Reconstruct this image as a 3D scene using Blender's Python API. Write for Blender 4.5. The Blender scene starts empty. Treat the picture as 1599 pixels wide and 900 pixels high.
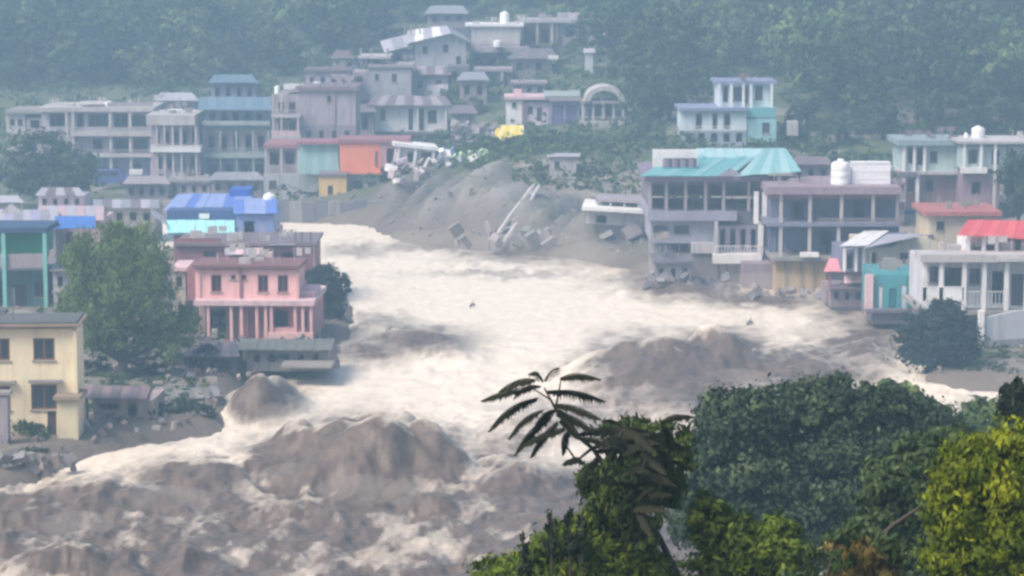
import bpy, math, random
import numpy as np
from mathutils import Vector, Matrix, Euler
random.seed(7); rng = np.random.default_rng(7)
SC = bpy.context.scene
COL = SC.collection
R = math.radians
# ------------------------------------------------------------------ camera
F, CX, CY, H = 4000.0, 799.5, 450.0, 31.0
PITCH = math.atan(545 / F)
cd = bpy.data.cameras.new('camera'); cam = bpy.data.objects.new('camera', cd); COL.objects.link(cam)
cam.location = (0, 0, H); cam.rotation_euler = (math.pi / 2 - PITCH, 0, 0)
cd.sensor_width = 36; cd.lens = 36 * F / 1599; cd.clip_start = 0.5; cd.clip_end = 3000
SC.camera = cam
SC.render.resolution_x, SC.render.resolution_y = 1024, 576
# ------------------------------------------------------------------ sky, sun, exposure (overcast monsoon light)
SUN_EL, SUN_AZ = R(50), R(-125)          # azimuth measured from +Y towards +X
w = bpy.data.worlds.new('World'); SC.world = w; w.use_nodes = True
nt = w.node_tree; bg = nt.nodes['Background']
sky = nt.nodes.new('ShaderNodeTexSky'); sky.sky_type = 'NISHITA'; sky.sun_disc = False
sky.sun_elevation = SUN_EL; sky.sun_rotation = SUN_AZ; sky.air_density = 1.0; sky.dust_density = 6.0; sky.ozone_density = 1.0
nt.links.new(sky.outputs[0], bg.inputs[0]); bg.inputs[1].default_value = 0.085
sl = bpy.data.lights.new('sun', 'SUN'); sl.energy = 2.2; sl.angle = R(25); sl.color = (1, .89, .76)
so = bpy.data.objects.new('sun', sl); COL.objects.link(so)
sd = Vector((math.sin(SUN_AZ) * math.cos(SUN_EL), math.cos(SUN_AZ) * math.cos(SUN_EL), math.sin(SUN_EL)))
so.rotation_euler = sd.to_track_quat('Z', 'Y').to_euler(); so.location = (0, 200, 300)
SC.view_settings.view_transform = 'Standard'; SC.view_settings.look = 'None'
SC.view_settings.exposure = 1.05; SC.view_settings.gamma = 1
SC.render.engine = 'CYCLES'
cy = SC.cycles
cy.use_denoising = True; cy.max_bounces = 5; cy.diffuse_bounces = 3; cy.glossy_bounces = 2; cy.transmission_bounces = 3
cy.volume_bounces = 1; cy.volume_max_steps = 64; cy.transparent_max_bounces = 4
cy.pixel_filter_type = 'BLACKMAN_HARRIS'; cy.filter_width = 2.8     # the soft phone-zoom lens
# ------------------------------------------------------------------ pixel <-> place
cp, sp = math.cos(PITCH), math.sin(PITCH)
def ray(px, py):
    u, v = (px - CX) / F, (CY - py) / F
    return (u, cp + v * sp, -sp + v * cp)
def P(px, py, d):
    r = ray(px, py); t = d / r[1]
    return Vector((r[0] * t, d, H + r[2] * t))
def G(px, py, z=0.0):
    r = ray(px, py); t = (z - H) / r[2]
    return Vector((r[0] * t, r[1] * t, z))
def K(p): return F / (p[1] * cp - (p[2] - H) * sp)        # pixels per metre there
def proj(x, y, z):
    dep = y * cp - (z - H) * sp
    up = y * sp + (z - H) * cp
    return CX + F * x / dep, CY - F * up / dep
# ------------------------------------------------------------------ noise
_T = rng.random((256, 256))
def vn(x, y, s=0):
    x = x + s * 17.3; y = y + s * 9.7
    xi = np.floor(x).astype(int); yi = np.floor(y).astype(int)
    fx = x - xi; fy = y - yi; fx = fx * fx * (3 - 2 * fx); fy = fy * fy * (3 - 2 * fy)
    a = _T[xi & 255, yi & 255]; b = _T[(xi + 1) & 255, yi & 255]; c = _T[xi & 255, (yi + 1) & 255]; d = _T[(xi + 1) & 255, (yi + 1) & 255]
    return (a * (1 - fx) + b * fx) * (1 - fy) + (c * (1 - fx) + d * fx) * fy
def fbm(x, y, o=4, s=0, gain=.5):
    v = 0; a = 1; t = 0
    for i in range(o):
        v = v + a * vn(x * 2 ** i, y * 2 ** i, s + i * 3); t += a; a *= gain
    return v / t
def sst(a, b, x):
    t = np.clip((x - a) / (b - a), 0, 1); return t * t * (3 - 2 * t)
# ------------------------------------------------------------------ materials
MATS = {}
def nodes(name):
    m = bpy.data.materials.new(name); m.use_nodes = True
    return m, m.node_tree, m.node_tree.nodes['Principled BSDF']
def mixc(nt, fac, a, b):
    n = nt.nodes.new('ShaderNodeMix'); n.data_type = 'RGBA'
    for sock, v in ((n.inputs[0], fac), (n.inputs[6], a), (n.inputs[7], b)):
        if isinstance(v, (int, float)): sock.default_value = v
        elif isinstance(v, tuple): sock.default_value = (*v, 1)
        else: nt.links.new(v, sock)
    return n.outputs[2]
def ramp(nt, src, lo, hi, a=0.0, b=1.0):
    n = nt.nodes.new('ShaderNodeMapRange'); n.inputs[1].default_value = lo; n.inputs[2].default_value = hi
    n.inputs[3].default_value = a; n.inputs[4].default_value = b; nt.links.new(src, n.inputs[0]); return n.outputs[0]
def noise(nt, scale, detail=3, rough=.55, vec=None, stretch=None):
    n = nt.nodes.new('ShaderNodeTexNoise'); n.inputs['Scale'].default_value = scale; n.inputs['Detail'].default_value = detail
    n.inputs['Roughness'].default_value = rough
    tc = nt.nodes.new('ShaderNodeTexCoord') if vec is None else None
    src = tc.outputs['Object'] if vec is None else vec
    if stretch:
        mp = nt.nodes.new('ShaderNodeMapping'); mp.inputs['Scale'].default_value = stretch; nt.links.new(src, mp.inputs[0]); src = mp.outputs[0]
    nt.links.new(src, n.inputs['Vector']); return n.outputs[0]
def bump(nt, b, h, strength, dist=.05):
    n = nt.nodes.new('ShaderNodeBump'); n.inputs['Strength'].default_value = strength; n.inputs['Distance'].default_value = dist
    nt.links.new(h, n.inputs['Height']); nt.links.new(n.outputs[0], b.inputs['Normal'])
def wallm(name, c, grime=.45, rough=.85):
    if name in MATS: return MATS[name]
    m, nt, b = nodes(name)
    d = tuple(min(1, x * .5 + y) for x, y in zip(c, (.035, .03, .028)))
    l = tuple(min(.9, x * 1.12 + .015) for x in c)
    s1 = noise(nt, 1.2, 4, .65, stretch=(1.6, 1.6, .22)); s2 = noise(nt, .7, 4, .6)
    c = tuple(x * .86 for x in c); s3 = noise(nt, .35, 5, .7)
    k = mixc(nt, ramp(nt, s2, .3, .7), c, l)
    k = mixc(nt, ramp(nt, s3, .48, .68, 0, .55), k, tuple(x * .62 * y for x, y in zip(c, (1.05, .97, .92))))
    k = mixc(nt, ramp(nt, s1, .48, .70, 0, min(.9, grime * 1.5)), k, d)
    nt.links.new(k, b.inputs['Base Color']); b.inputs['Roughness'].default_value = rough
    bump(nt, b, noise(nt, 9, 3), .35, .03)
    MATS[name] = m; return m
def tinm(name, c, rust=.3):
    if name in MATS: return MATS[name]
    m, nt, b = nodes(name)
    k = mixc(nt, ramp(nt, noise(nt, .9, 4, .7, stretch=(1.5, .3, 1)), .5, .75, 0, rust), c, (.16, .12, .1))
    k = mixc(nt, ramp(nt, noise(nt, .5, 2), .35, .7, 0, .35), k, tuple(min(.9, x * 1.3 + .03) for x in c))
    nt.links.new(k, b.inputs['Base Color']); b.inputs['Roughness'].default_value = .5; b.inputs['Metallic'].default_value = .15
    MATS[name] = m; return m
def flat(name, c, rough=.7):
    if name in MATS: return MATS[name]
    m, nt, b = nodes(name)
    k = mixc(nt, ramp(nt, noise(nt, 2.5, 4), .35, .7, 0, .6), c, tuple(x * .72 for x in c))
    nt.links.new(k, b.inputs['Base Color']); b.inputs['Roughness'].default_value = rough
    MATS[name] = m; return m
def leafm(name, c1, c2, c3):
    m, nt, b = nodes(name)
    at = nt.nodes.new('ShaderNodeAttribute'); at.attribute_name = 'tint'
    k = mixc(nt, ramp(nt, at.outputs['Fac'], 0, .6), c1, c2); k = mixc(nt, ramp(nt, at.outputs['Fac'], .6, 1), k, c3)
    nt.links.new(k, b.inputs['Base Color']); b.inputs['Roughness'].default_value = .62; b.inputs['Specular IOR Level'].default_value = .25
    tr = nt.nodes.new('ShaderNodeBsdfTranslucent'); nt.links.new(k, tr.inputs[0])
    mx = nt.nodes.new('ShaderNodeMixShader'); mx.inputs[0].default_value = .3
    out = nt.nodes['Material Output']; nt.links.new(b.outputs[0], mx.inputs[1]); nt.links.new(tr.outputs[0], mx.inputs[2]); nt.links.new(mx.outputs[0], out.inputs[0])
    MATS[name] = m; return m
GLASS = None
def glassm():
    m, nt, b = nodes('window_glass'); b.inputs['Base Color'].default_value = (.03, .035, .045, 1); b.inputs['Roughness'].default_value = .12
    return m
GLASS = glassm()
BARK = wallm('bark', (.045, .035, .028), .5)
FRAMED = flat('dark_frame', (.07, .05, .05)); FRAMEL = flat('pale_frame', (.6, .6, .6)); WOOD = flat('brown_wood', (.14, .07, .045))
CONC = wallm('concrete', (.29, .27, .26)); DCONC = wallm('dark_concrete', (.15, .14, .17)); WHITE = wallm('white_plaster', (.84, .82, .84), .35)
LILAC = wallm('lilac_plaster', (.35, .30, .335)); PALE = wallm('pale_plaster', (.49, .46, .47)); CREAM = wallm('cream_plaster', (.95, .74, .52), .3)
DOORM = flat('dark_door', (.06, .05, .07)); TANKW = flat('white_plastic', (.9, .9, .92), .4)
# ------------------------------------------------------------------ object helpers
def link(name, me, parent=None, mat=None):
    o = bpy.data.objects.new(name, me); COL.objects.link(o)
    if mat is not None and me is not None and not me.materials: me.materials.append(mat)
    if parent is not None: o.parent = parent
    return o
def tag(o, label=None, cat=None, group=None, kind=None):
    if label: o['label'] = label
    if cat: o['category'] = cat
    if group: o['group'] = group
    if kind: o['kind'] = kind
    return o
def empty(name, loc, rz, label, cat, group=None):
    o = link(name, None); o.location = loc; o.rotation_euler = (0, 0, rz); return tag(o, label, cat, group)
class MB:
    def __init__(s): s.v = []; s.f = []
    def add(s, vs, fs):
        n = len(s.v); s.v += [tuple(p) for p in vs]; s.f += [tuple(i + n for i in f) for f in fs]; return s
    def box(s, x0, x1, y0, y1, z0, z1, M=None):
        if x0 > x1: x0, x1 = x1, x0
        if y0 > y1: y0, y1 = y1, y0
        if z0 > z1: z0, z1 = z1, z0
        vs = [Vector(p) for p in ((x0, y0, z0), (x1, y0, z0), (x1, y1, z0), (x0, y1, z0), (x0, y0, z1), (x1, y0, z1), (x1, y1, z1), (x0, y1, z1))]
        if M is not None: vs = [M @ p for p in vs]
        return s.add(vs, [(0, 3, 2, 1), (4, 5, 6, 7), (0, 1, 5, 4), (1, 2, 6, 5), (2, 3, 7, 6), (3, 0, 4, 7)])
    def tube(s, pts, rad, n=8, cap=True):
        pts = [Vector(p) for p in pts]; rings = []
        for i, p in enumerate(pts):
            t = (pts[min(i + 1, len(pts) - 1)] - pts[max(i - 1, 0)]).normalized()
            a = t.cross(Vector((0.13, .21, 1)) if abs(t.z) < .9 else Vector((1, .1, 0))).normalized(); b = t.cross(a)
            r = rad[i] if isinstance(rad, (list, tuple)) else rad
            rings.append([p + a * math.cos(2 * math.pi * k / n) * r + b * math.sin(2 * math.pi * k / n) * r for k in range(n)])
        vs = [q for r_ in rings for q in r_]; fs = []
        for i in range(len(pts) - 1):
            for k in range(n):
                fs.append((i * n + k, i * n + (k + 1) % n, (i + 1) * n + (k + 1) % n, (i + 1) * n + k))
        if cap: fs += [tuple(range(n))[::-1], tuple(range((len(pts) - 1) * n, len(pts) * n))]
        return s.add(vs, fs)
    def lathe(s, prof, n=20, c=(0, 0, 0)):
        vs = []; fs = []
        for r, z in prof:
            for k in range(n): vs.append((c[0] + r * math.cos(2 * math.pi * k / n), c[1] + r * math.sin(2 * math.pi * k / n), c[2] + z))
        for i in range(len(prof) - 1):
            for k in range(n): fs.append((i * n + k, i * n + (k + 1) % n, (i + 1) * n + (k + 1) % n, (i + 1) * n + k))
        fs += [tuple(range(n))[::-1], tuple(range((len(prof) - 1) * n, len(prof) * n))]
        return s.add(vs, fs)
    def mesh(s, name):
        me = bpy.data.meshes.new(name); me.from_pydata(s.v, [], s.f); me.update(); return me
    def build(s, name, mat, parent=None, smooth=False):
        me = s.mesh(name)
        if smooth: me.shade_smooth()
        return link(name, me, parent, mat)
def np_mesh(name, verts, faces4, mat, attrs=None, smooth=False):
    me = bpy.data.meshes.new(name); nv = len(verts); nf = len(faces4); k = faces4.shape[1]
    me.vertices.add(nv); me.vertices.foreach_set('co', np.ascontiguousarray(verts, dtype=np.float32).ravel())
    me.loops.add(nf * k); me.loops.foreach_set('vertex_index', np.ascontiguousarray(faces4, dtype=np.int32).ravel())
    me.polygons.add(nf); me.polygons.foreach_set('loop_start', np.arange(0, nf * k, k, dtype=np.int32))
    me.update(calc_edges=True)
    for an, av in (attrs or {}).items():
        a = me.attributes.new(an, 'FLOAT', 'POINT'); a.data.foreach_set('value', np.ascontiguousarray(av, dtype=np.float32))
    if smooth: me.shade_smooth()
    me.materials.append(mat); return me
# ------------------------------------------------------------------ terrain
shore_px = [(-900, 790), (0, 778), (60, 752), (120, 716), (240, 690), (335, 676), (352, 650), (366, 612), (384, 590), (520, 578), (545, 545), (552, 520), (540, 470),
            (515, 440), (480, 420), (300, 414), (-900, 412), (-900, 343), (300, 343), (480, 347), (575, 352), (630, 378), (750, 392), (900, 405), (1000, 424),
            (1130, 438), (1210, 440), (1300, 446), (1352, 478), (1440, 506), (1446, 580), (1440, 602), (1530, 612), (1750, 620), (2600, 640)]
poly = [tuple(G(*q)[:2]) for q in shore_px] + [(260, 112), (60, 110), (-60, 108), (-260, 108)]
PA = np.array(poly)
def river_sd(x, y):
    """signed distance to the water's edge, positive on land"""
    d = np.full(x.shape, 1e9); ins = np.zeros(x.shape, bool)
    n = len(PA)
    for i in range(n):
        ax, ay = PA[i]; bx, by = PA[(i + 1) % n]
        ex, ey = bx - ax, by - ay; t = np.clip(((x - ax) * ex + (y - ay) * ey) / (ex * ex + ey * ey), 0, 1)
        d = np.minimum(d, np.hypot(x - ax - t * ex, y - ay - t * ey))
        c = ((ay > y) != (by > y)) & (x < (bx - ax) * (y - ay) / (by - ay + 1e-12) + ax); ins ^= c
    return np.where(ins, -d, d)
ctl = []
def cpx(px, py, d): p = P(px, py, d); ctl.append((p.x, p.y, p.z))
for a in [(150, 292, 315), (20, 292, 315), (330, 292, 315), (480, 310, 300), (560, 312, 298), (640, 214, 335), (585, 170, 345), (670, 108, 365), (760, 95, 370), (880, 70, 380),
          (850, 194, 328), (960, 200, 322), (740, 240, 285), (820, 240, 284), (900, 245, 282), (970, 262, 276), (680, 262, 285), (1150, 226, 300), (1050, 235, 285), (1240, 232, 298),
          (1300, 250, 290), (1450, 250, 290), (1590, 250, 290), (1300, 100, 340), (1590, 100, 340), (1100, 100, 345), (1000, 100, 355), (1300, 0, 390), (1590, 0, 390), (1050, 0, 400),
          (60, 150, 360), (300, 150, 360), (500, 150, 352), (60, 0, 470), (400, 0, 460), (700, 0, 440), (850, 0, 430), (250, 80, 405), (550, 60, 400)]: cpx(*a)
for x in range(-260, 261, 65):
    ctl.append((x, 600, 62)); ctl.append((x, 780, 120))
for x, y, z in [(-60, 160, 1.2), (-45, 165, 1.1), (-40, 190, 1.3), (-30, 200, 1.3), (-50, 215, 1.6), (-20, 205, 1.2), (-30, 232, 1.6), (-55, 235, 1.8), (-120, 200, 3), (-120, 160, 2.5), (-90, 310, 2), (-150, 310, 6),
                (20, 236, 1.3), (14, 240, 1.3), (30, 232, 1.4), (35, 240, 2), (42, 205, 1.3), (44, 185, 1.2), (50, 200, 1.6), (60, 190, 2), (45, 250, 2), (60, 265, 3.5), (110, 220, 8), (120, 290, 14), (30, 255, 2.2)]:
    ctl.append((x, y, z))
CT = np.array(ctl, float)
def _phi(r): return r
_A = _phi(np.hypot(CT[:, None, 0] - CT[None, :, 0], CT[:, None, 1] - CT[None, :, 1]))
_n = len(CT); _M = np.zeros((_n + 3, _n + 3)); _M[:_n, :_n] = _A - np.eye(_n) * .3; _M[:_n, _n] = 1; _M[:_n, _n + 1:] = CT[:, :2]; _M[_n:, :_n] = _M[:_n, _n:].T
_W = np.linalg.solve(_M, np.concatenate([CT[:, 2], np.zeros(3)]))
def streak(x, y):
    u = x * .85 - y * .52; v = x * .52 + y * .85; w_ = 1.2 * (fbm(x * .08, y * .08, 2, 14) - .5) * 4
    return fbm((u + w_) * .42, v * .035, 4, 11, .62) - .5
def terrain(x, y):
    x = np.atleast_1d(np.asarray(x, float)); y = np.atleast_1d(np.asarray(y, float))
    z = np.full(x.shape, _W[_n]) + _W[_n + 1] * x + _W[_n + 2] * y
    for i in range(_n): z = z + _W[i] * np.hypot(x - CT[i, 0], y - CT[i, 1])
    near = 28.6 - .275 * y - .00002 * x * x
    z = np.where(y < 130, near, np.maximum(z, .9))
    sdv = river_sd(x, y)
    land = np.minimum(z, .35 + .62 * np.maximum(sdv, 0) + .12 * np.maximum(sdv - 2, 0))
    land = np.where(y < 120, np.minimum(near, 60), land)
    land = land + (fbm(x * .12, y * .12, 3, 5) - .5) * np.clip(sdv * .12, 0, 1.2)
    px, py = proj(x, y, land)
    scar = sst(560, 620, px) * (1 - sst(985, 1040, px)) * sst(225, 262, py - .12 * (px - 760) * 0) * sst(262, 268, y) * 0 + \
        sst(560, 600, px) * (1 - sst(1000, 1045, px)) * sst(-12, 12, py - np.interp(px, [560, 620, 700, 760, 820, 880, 950, 1010, 1050], [305, 285, 258, 262, 292, 300, 318, 335, 350]) - (fbm(x * .25, y * .25, 3, 77) - .5) * 50) * (y > 235)
    st = streak(x, y)
    land = land + scar * st * 7.0 * sst(0, 6, sdv)
    return np.where(sdv > 0, land, -.0 - np.minimum(-sdv * .5, 3.0)), sdv, scar
def tz(x, y): return float(terrain(x, y)[0][0])
def GT(px, py, up=0., lo=235, hi=420):
    d = np.arange(lo, hi, .5); r_ = ray(px, py); t = d / r_[1]; x = r_[0] * t; z = H + r_[2] * t; tz_ = terrain(x, d)[0]
    k = np.argmax(z <= tz_ + up) if (z <= tz_ + up).any() else len(d) - 1
    return Vector((x[k], d[k], z[k]))
def build_terrain():
    ys = np.concatenate([np.arange(-30, 100, 4.), np.arange(100, 240, 1.5), np.arange(240, 330, .8), np.arange(330, 480, 2.5), np.arange(480, 801, 12.)])
    xs = np.concatenate([np.arange(-260, -85, 6.), np.arange(-85, 85, 1.), np.arange(85, 261, 6.)])
    X, Y = np.meshgrid(xs, ys); z, sdv, scar = terrain(X.ravel(), Y.ravel())
    V = np.stack([X.ravel(), Y.ravel(), z], 1); nx = len(xs); ny = len(ys)
    i = (np.arange(ny - 1)[:, None] * nx + np.arange(nx - 1)[None]).ravel(); Fc = np.stack([i, i + 1, i + nx + 1, i + nx], 1)
    m, nt, b = nodes('hill_soil')
    at = nt.nodes.new('ShaderNodeAttribute'); at.attribute_name = 'scar'; ag = nt.nodes.new('ShaderNodeAttribute'); ag.attribute_name = 'green'
    ast = nt.nodes.new('ShaderNodeAttribute'); ast.attribute_name = 'streak'
    adn = nt.nodes.new('ShaderNodeMath'); adn.operation = 'MULTIPLY_ADD'; nt.links.new(noise(nt, .9, 5, .7), adn.inputs[0]); adn.inputs[1].default_value = .35; nt.links.new(ast.outputs['Fac'], adn.inputs[2])
    soil = mixc(nt, ramp(nt, adn.outputs[0], .02, .36), (.035, .038, .042), (.27, .25, .245)); soil = mixc(nt, ramp(nt, noise(nt, .2, 5, .7), .5, .66, 0, .7), soil, (.09, .10, .07))
    grass = mixc(nt, ramp(nt, noise(nt, .4, 5, .65), .35, .65), (.045, .075, .035), (.12, .14, .07))
    earth = mixc(nt, ramp(nt, noise(nt, .5, 5, .7), .35, .65), (.19, .165, .145), (.32, .285, .255))
    k = mixc(nt, ag.outputs['Fac'], earth, grass); k = mixc(nt, at.outputs['Fac'], k, soil)
    aw = nt.nodes.new('ShaderNodeAttribute'); aw.attribute_name = 'wet'; k = mixc(nt, aw.outputs['Fac'], k, (.15, .118, .098))
    nt.links.new(k, b.inputs['Base Color']); b.inputs['Roughness'].default_value = .9
    bump(nt, b, noise(nt, 1.5, 5, .7), .8, .35)
    px, py = proj(V[:, 0], V[:, 1], V[:, 2])
    g = fbm(V[:, 0] * .15, V[:, 1] * .15, 4, 3)
    green = np.where(V[:, 1] > 330, .9, np.where(V[:, 1] > 278, sst(.3, .5, g), sst(.48, .6, g) * .8)); green = np.where(V[:, 1] < 118, 1, green)
    green *= np.where(V[:, 1] < 118, 1, np.where(V[:, 1] < 280, .35, 1)) * sst(.5, 3, sdv)
    me = np_mesh('hillside', V, Fc, m, {'scar': scar * (1 - .6 * sst(.55, .7, g)), 'green': green, 'streak': streak(V[:, 0], V[:, 1]), 'wet': (1 - sst(1, 7, sdv + (g - .5) * 8)) * .8 * (V[:, 1] > 118)}, True)
    tag(link('hillside', me), 'river banks, landslide scar and wooded hillside', kind='structure')
build_terrain()
# ------------------------------------------------------------------ river
def blobs(px, py, L):
    o = np.zeros(px.shape)
    for cx, cy_, rx, ry, s in L: o = np.maximum(o, s * np.exp(-(((px - cx) / rx) ** 2 + ((py - cy_) / ry) ** 2) ** 1.3))
    return o
# (px, py of the foot, half width px, front depth m, back depth m, height m, tilt)
WAVES = [(560, 752, 95, 2.6, 8, 3.1, 0), (470, 742, 48, 2.2, 7, 2.3, 0), (655, 742, 55, 2.0, 7, 2.5, 0), (610, 712, 100, 3, 7, 1.7, 0), (690, 740, 35, 2, 5, 1.4, 0),
         (400, 752, 55, 2.5, 6, 1.1, 0), (290, 770, 90, 3, 6, 1.0, 0), (150, 795, 90, 3, 6, .9, 0), (30, 812, 80, 3, 5, .7, 0), (412, 655, 42, 2.2, 5, 2.5, 0), (375, 650, 28, 1.6, 4, 1.3, 0),
         (650, 556, 75, 5, 5, 1.5, 0), (590, 530, 40, 4, 5, .9, 0), (560, 560, 60, 4, 6, .7, 0),
         (1030, 605, 100, 8, 8, 3.0, 0), (1130, 592, 60, 6, 8, 3.0, 0), (950, 615, 60, 8, 7, 1.2, 0), (1240, 590, 95, 8, 8, 1.7, 0), (1350, 575, 60, 8, 7, 1.3, 0), (1200, 640, 90, 6, 8, 1.0, 0),
         (100, 905, 90, 2, 3.5, 1.5, 0), (10, 880, 50, 2, 4, 1.2, 0), (295, 895, 32, 1.5, 3, .9, 0), (690, 803, 28, 1.5, 3, .8, 0), (790, 765, 50, 2, 5, 1.1, 0), (470, 815, 60, 2, 4, .6, 0),
         (840, 690, 60, 4, 6, .8, 0), (740, 700, 30, 2, 4, .7, 0), (1060, 462, 60, 6, 6, 1.0, 0), (760, 425, 60, 5, 6, .5, 0)]
MUD = [(560, 715, 140, 62, 1), (450, 715, 75, 45, .95), (660, 710, 80, 48, .9), (300, 742, 110, 26, .85), (160, 775, 130, 26, .8), (40, 800, 80, 25, .7), (350, 790, 260, 45, .62), (700, 790, 160, 40, .45),
       (100, 868, 115, 24, .95), (0, 850, 50, 40, .8), (295, 872, 34, 24, .75), (690, 785, 36, 20, .75), (790, 742, 65, 38, .7), (412, 620, 62, 38, .85), (640, 530, 110, 26, .78), (575, 545, 70, 30, .6), (600, 500, 60, 12, .45),
       (1000, 562, 105, 38, .85), (1125, 548, 80, 34, .95), (1060, 600, 170, 45, .75), (1240, 575, 150, 42, .74), (1350, 530, 85, 40, .72), (1190, 620, 170, 38, .65), (920, 650, 140, 40, .45), (800, 700, 70, 30, .4),
       (1060, 440, 110, 26, .85), (1200, 465, 150, 16, .75), (1320, 490, 60, 12, .5), (900, 400, 200, 14, .6), (680, 385, 120, 10, .5), (560, 392, 60, 12, .4), (800, 428, 170, 8, .35), (1500, 640, 100, 20, .3), (250, 840, 300, 30, .35), (620, 860, 200, 30, .3)]
def build_river():
    ys = [60.]
    while ys[-1] < 335: ys.append(ys[-1] + (.22 + max(0, (ys[-1] - 130)) * .0035 if ys[-1] > 104 else 6))
    ys = np.array(ys); t = np.linspace(-1, 1, 620)
    X = np.outer(.215 * ys + 6, t) + (np.sign(t) * np.abs(t) ** 41 * 170)[None]; Y = np.repeat(ys[:, None], len(t), 1)
    x = X.ravel(); y = Y.ravel(); z = np.zeros(x.shape)
    wx = x + 1.6 * (fbm(x * .16, y * .16, 2, 21) - .5) * 2; wy = y + 1.5 * (fbm(x * .35, y * .3, 3, 27) - .5) * 2
    act = np.zeros(x.shape)
    for (px, py, rw, ff, fb, h, tl) in WAVES:
        c = G(px, py - 8); k = K(c); rx = rw / k
        dx = (wx - c.x) / rx; dy = wy - c.y; dd = np.where(dy < 0, dy / ff, dy / fb)
        g = np.exp(-(dx * dx + dd * dd)); z = np.maximum(z, h * g) + .25 * np.minimum(z, h * g); act = np.maximum(act, np.exp(-.35 * (dx * dx + dd * dd)) * min(1, h / 1.5))
    px0, py0 = proj(x, y, z)
    chop = .28 + .5 * sst(690, 760, py0) * (1 - .3 * sst(900, 1000, px0)) + .3 * act
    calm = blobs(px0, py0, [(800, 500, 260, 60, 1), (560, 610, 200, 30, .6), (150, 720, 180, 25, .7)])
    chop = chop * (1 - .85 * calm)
    r1 = 1 - np.abs(2 * fbm(x * .42, y * .30, 4, 31) - 1); r2 = 1 - np.abs(2 * fbm(x * 1.1 + 5, y * .8, 3, 41) - 1)
    z = z + chop * (1.0 * (r1 - .72) + .3 * (r2 - .7)) + act * .8 * (fbm(x * .28 + y * .1, y * .5 - x * .12, 4, 51, .5) - .5) * 2
    z = z - .05
    px, py = proj(x, y, z)
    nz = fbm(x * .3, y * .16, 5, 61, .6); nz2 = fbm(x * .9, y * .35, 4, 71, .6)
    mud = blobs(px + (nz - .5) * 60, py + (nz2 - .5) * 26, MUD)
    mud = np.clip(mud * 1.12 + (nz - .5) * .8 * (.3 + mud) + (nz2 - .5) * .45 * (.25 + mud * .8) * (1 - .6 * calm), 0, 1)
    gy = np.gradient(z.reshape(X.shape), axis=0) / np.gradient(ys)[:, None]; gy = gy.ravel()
    mud = mud + np.clip(gy * .55, -.28, .42) * (1 - .75 * calm) * sst(.04, .3, mud + sst(680, 760, py) * .5)  # wave shade painted in: slopes facing the camera browner, far slopes paler
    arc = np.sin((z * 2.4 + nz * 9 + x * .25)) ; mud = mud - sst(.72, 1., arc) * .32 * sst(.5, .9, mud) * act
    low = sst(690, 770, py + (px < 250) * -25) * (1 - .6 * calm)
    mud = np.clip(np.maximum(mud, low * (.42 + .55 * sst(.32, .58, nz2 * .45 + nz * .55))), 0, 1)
    V = np.stack([x, y, z], 1); nx = len(t); ny = len(ys)
    i = (np.arange(ny - 1)[:, None] * nx + np.arange(nx - 1)[None]).ravel(); Fc = np.stack([i, i + 1, i + nx + 1, i + nx], 1)
    m, nt, b = nodes('silty_flood_water')
    at = nt.nodes.new('ShaderNodeAttribute'); at.attribute_name = 'mud'
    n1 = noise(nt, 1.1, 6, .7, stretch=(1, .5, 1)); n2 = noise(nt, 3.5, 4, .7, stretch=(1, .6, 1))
    foam_sheen = mixc(nt, ramp(nt, n1, .35, .7), (.72, .625, .52), (.89, .80, .69))  # cream froth colour, also painting the sky's reflection on calm water
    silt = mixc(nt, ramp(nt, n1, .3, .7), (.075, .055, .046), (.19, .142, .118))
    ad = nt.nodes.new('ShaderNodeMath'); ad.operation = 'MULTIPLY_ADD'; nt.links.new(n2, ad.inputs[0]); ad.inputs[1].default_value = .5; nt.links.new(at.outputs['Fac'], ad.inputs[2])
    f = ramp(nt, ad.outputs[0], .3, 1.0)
    nt.links.new(mixc(nt, f, foam_sheen, silt), b.inputs['Base Color'])
    b.inputs['Roughness'].default_value = .42; b.inputs['IOR'].default_value = 1.33
    bump(nt, b, n2, .5, .12)
    me = np_mesh('river', V, Fc, m, {'mud': mud}, True)  # mud blends brown water with the painted wave shade
    tag(link('river', me), 'flooded river of cream froth with painted sky sheen and brown standing waves', kind='structure')
build_river()
# ------------------------------------------------------------------ building kit
def wall_mesh(mb, x0, x1, z0, z1, y0, th, holes):
    xs = sorted({x0, x1, *[min(max(h[i], x0), x1) for h in holes for i in (0, 1)]}); zs = sorted({z0, z1, *[min(max(h[i], z0), z1) for h in holes for i in (2, 3)]})
    def solid(i, j):
        if i < 0 or j < 0 or i >= len(xs) - 1 or j >= len(zs) - 1: return False
        cx, cz = (xs[i] + xs[i + 1]) / 2, (zs[j] + zs[j + 1]) / 2
        return not any(h[0] < cx < h[1] and h[2] < cz < h[3] for h in holes)
    y1 = y0 + th
    for i in range(len(xs) - 1):
        for j in range(len(zs) - 1):
            if not solid(i, j): continue
            a, b, c, d = xs[i], xs[i + 1], zs[j], zs[j + 1]
            mb.add([(a, y0, c), (b, y0, c), (b, y0, d), (a, y0, d)], [(0, 1, 2, 3)]); mb.add([(a, y1, c), (b, y1, c), (b, y1, d), (a, y1, d)], [(3, 2, 1, 0)])
            if not solid(i - 1, j): mb.add([(a, y0, c), (a, y0, d), (a, y1, d), (a, y1, c)], [(0, 1, 2, 3)])
            if not solid(i + 1, j): mb.add([(b, y0, c), (b, y1, c), (b, y1, d), (b, y0, d)], [(0, 1, 2, 3)])
            if not solid(i, j - 1): mb.add([(a, y0, c), (a, y1, c), (b, y1, c), (b, y0, c)], [(0, 1, 2, 3)])
            if not solid(i, j + 1): mb.add([(a, y0, d), (b, y0, d), (b, y1, d), (a, y1, d)], [(0, 1, 2, 3)])
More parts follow.
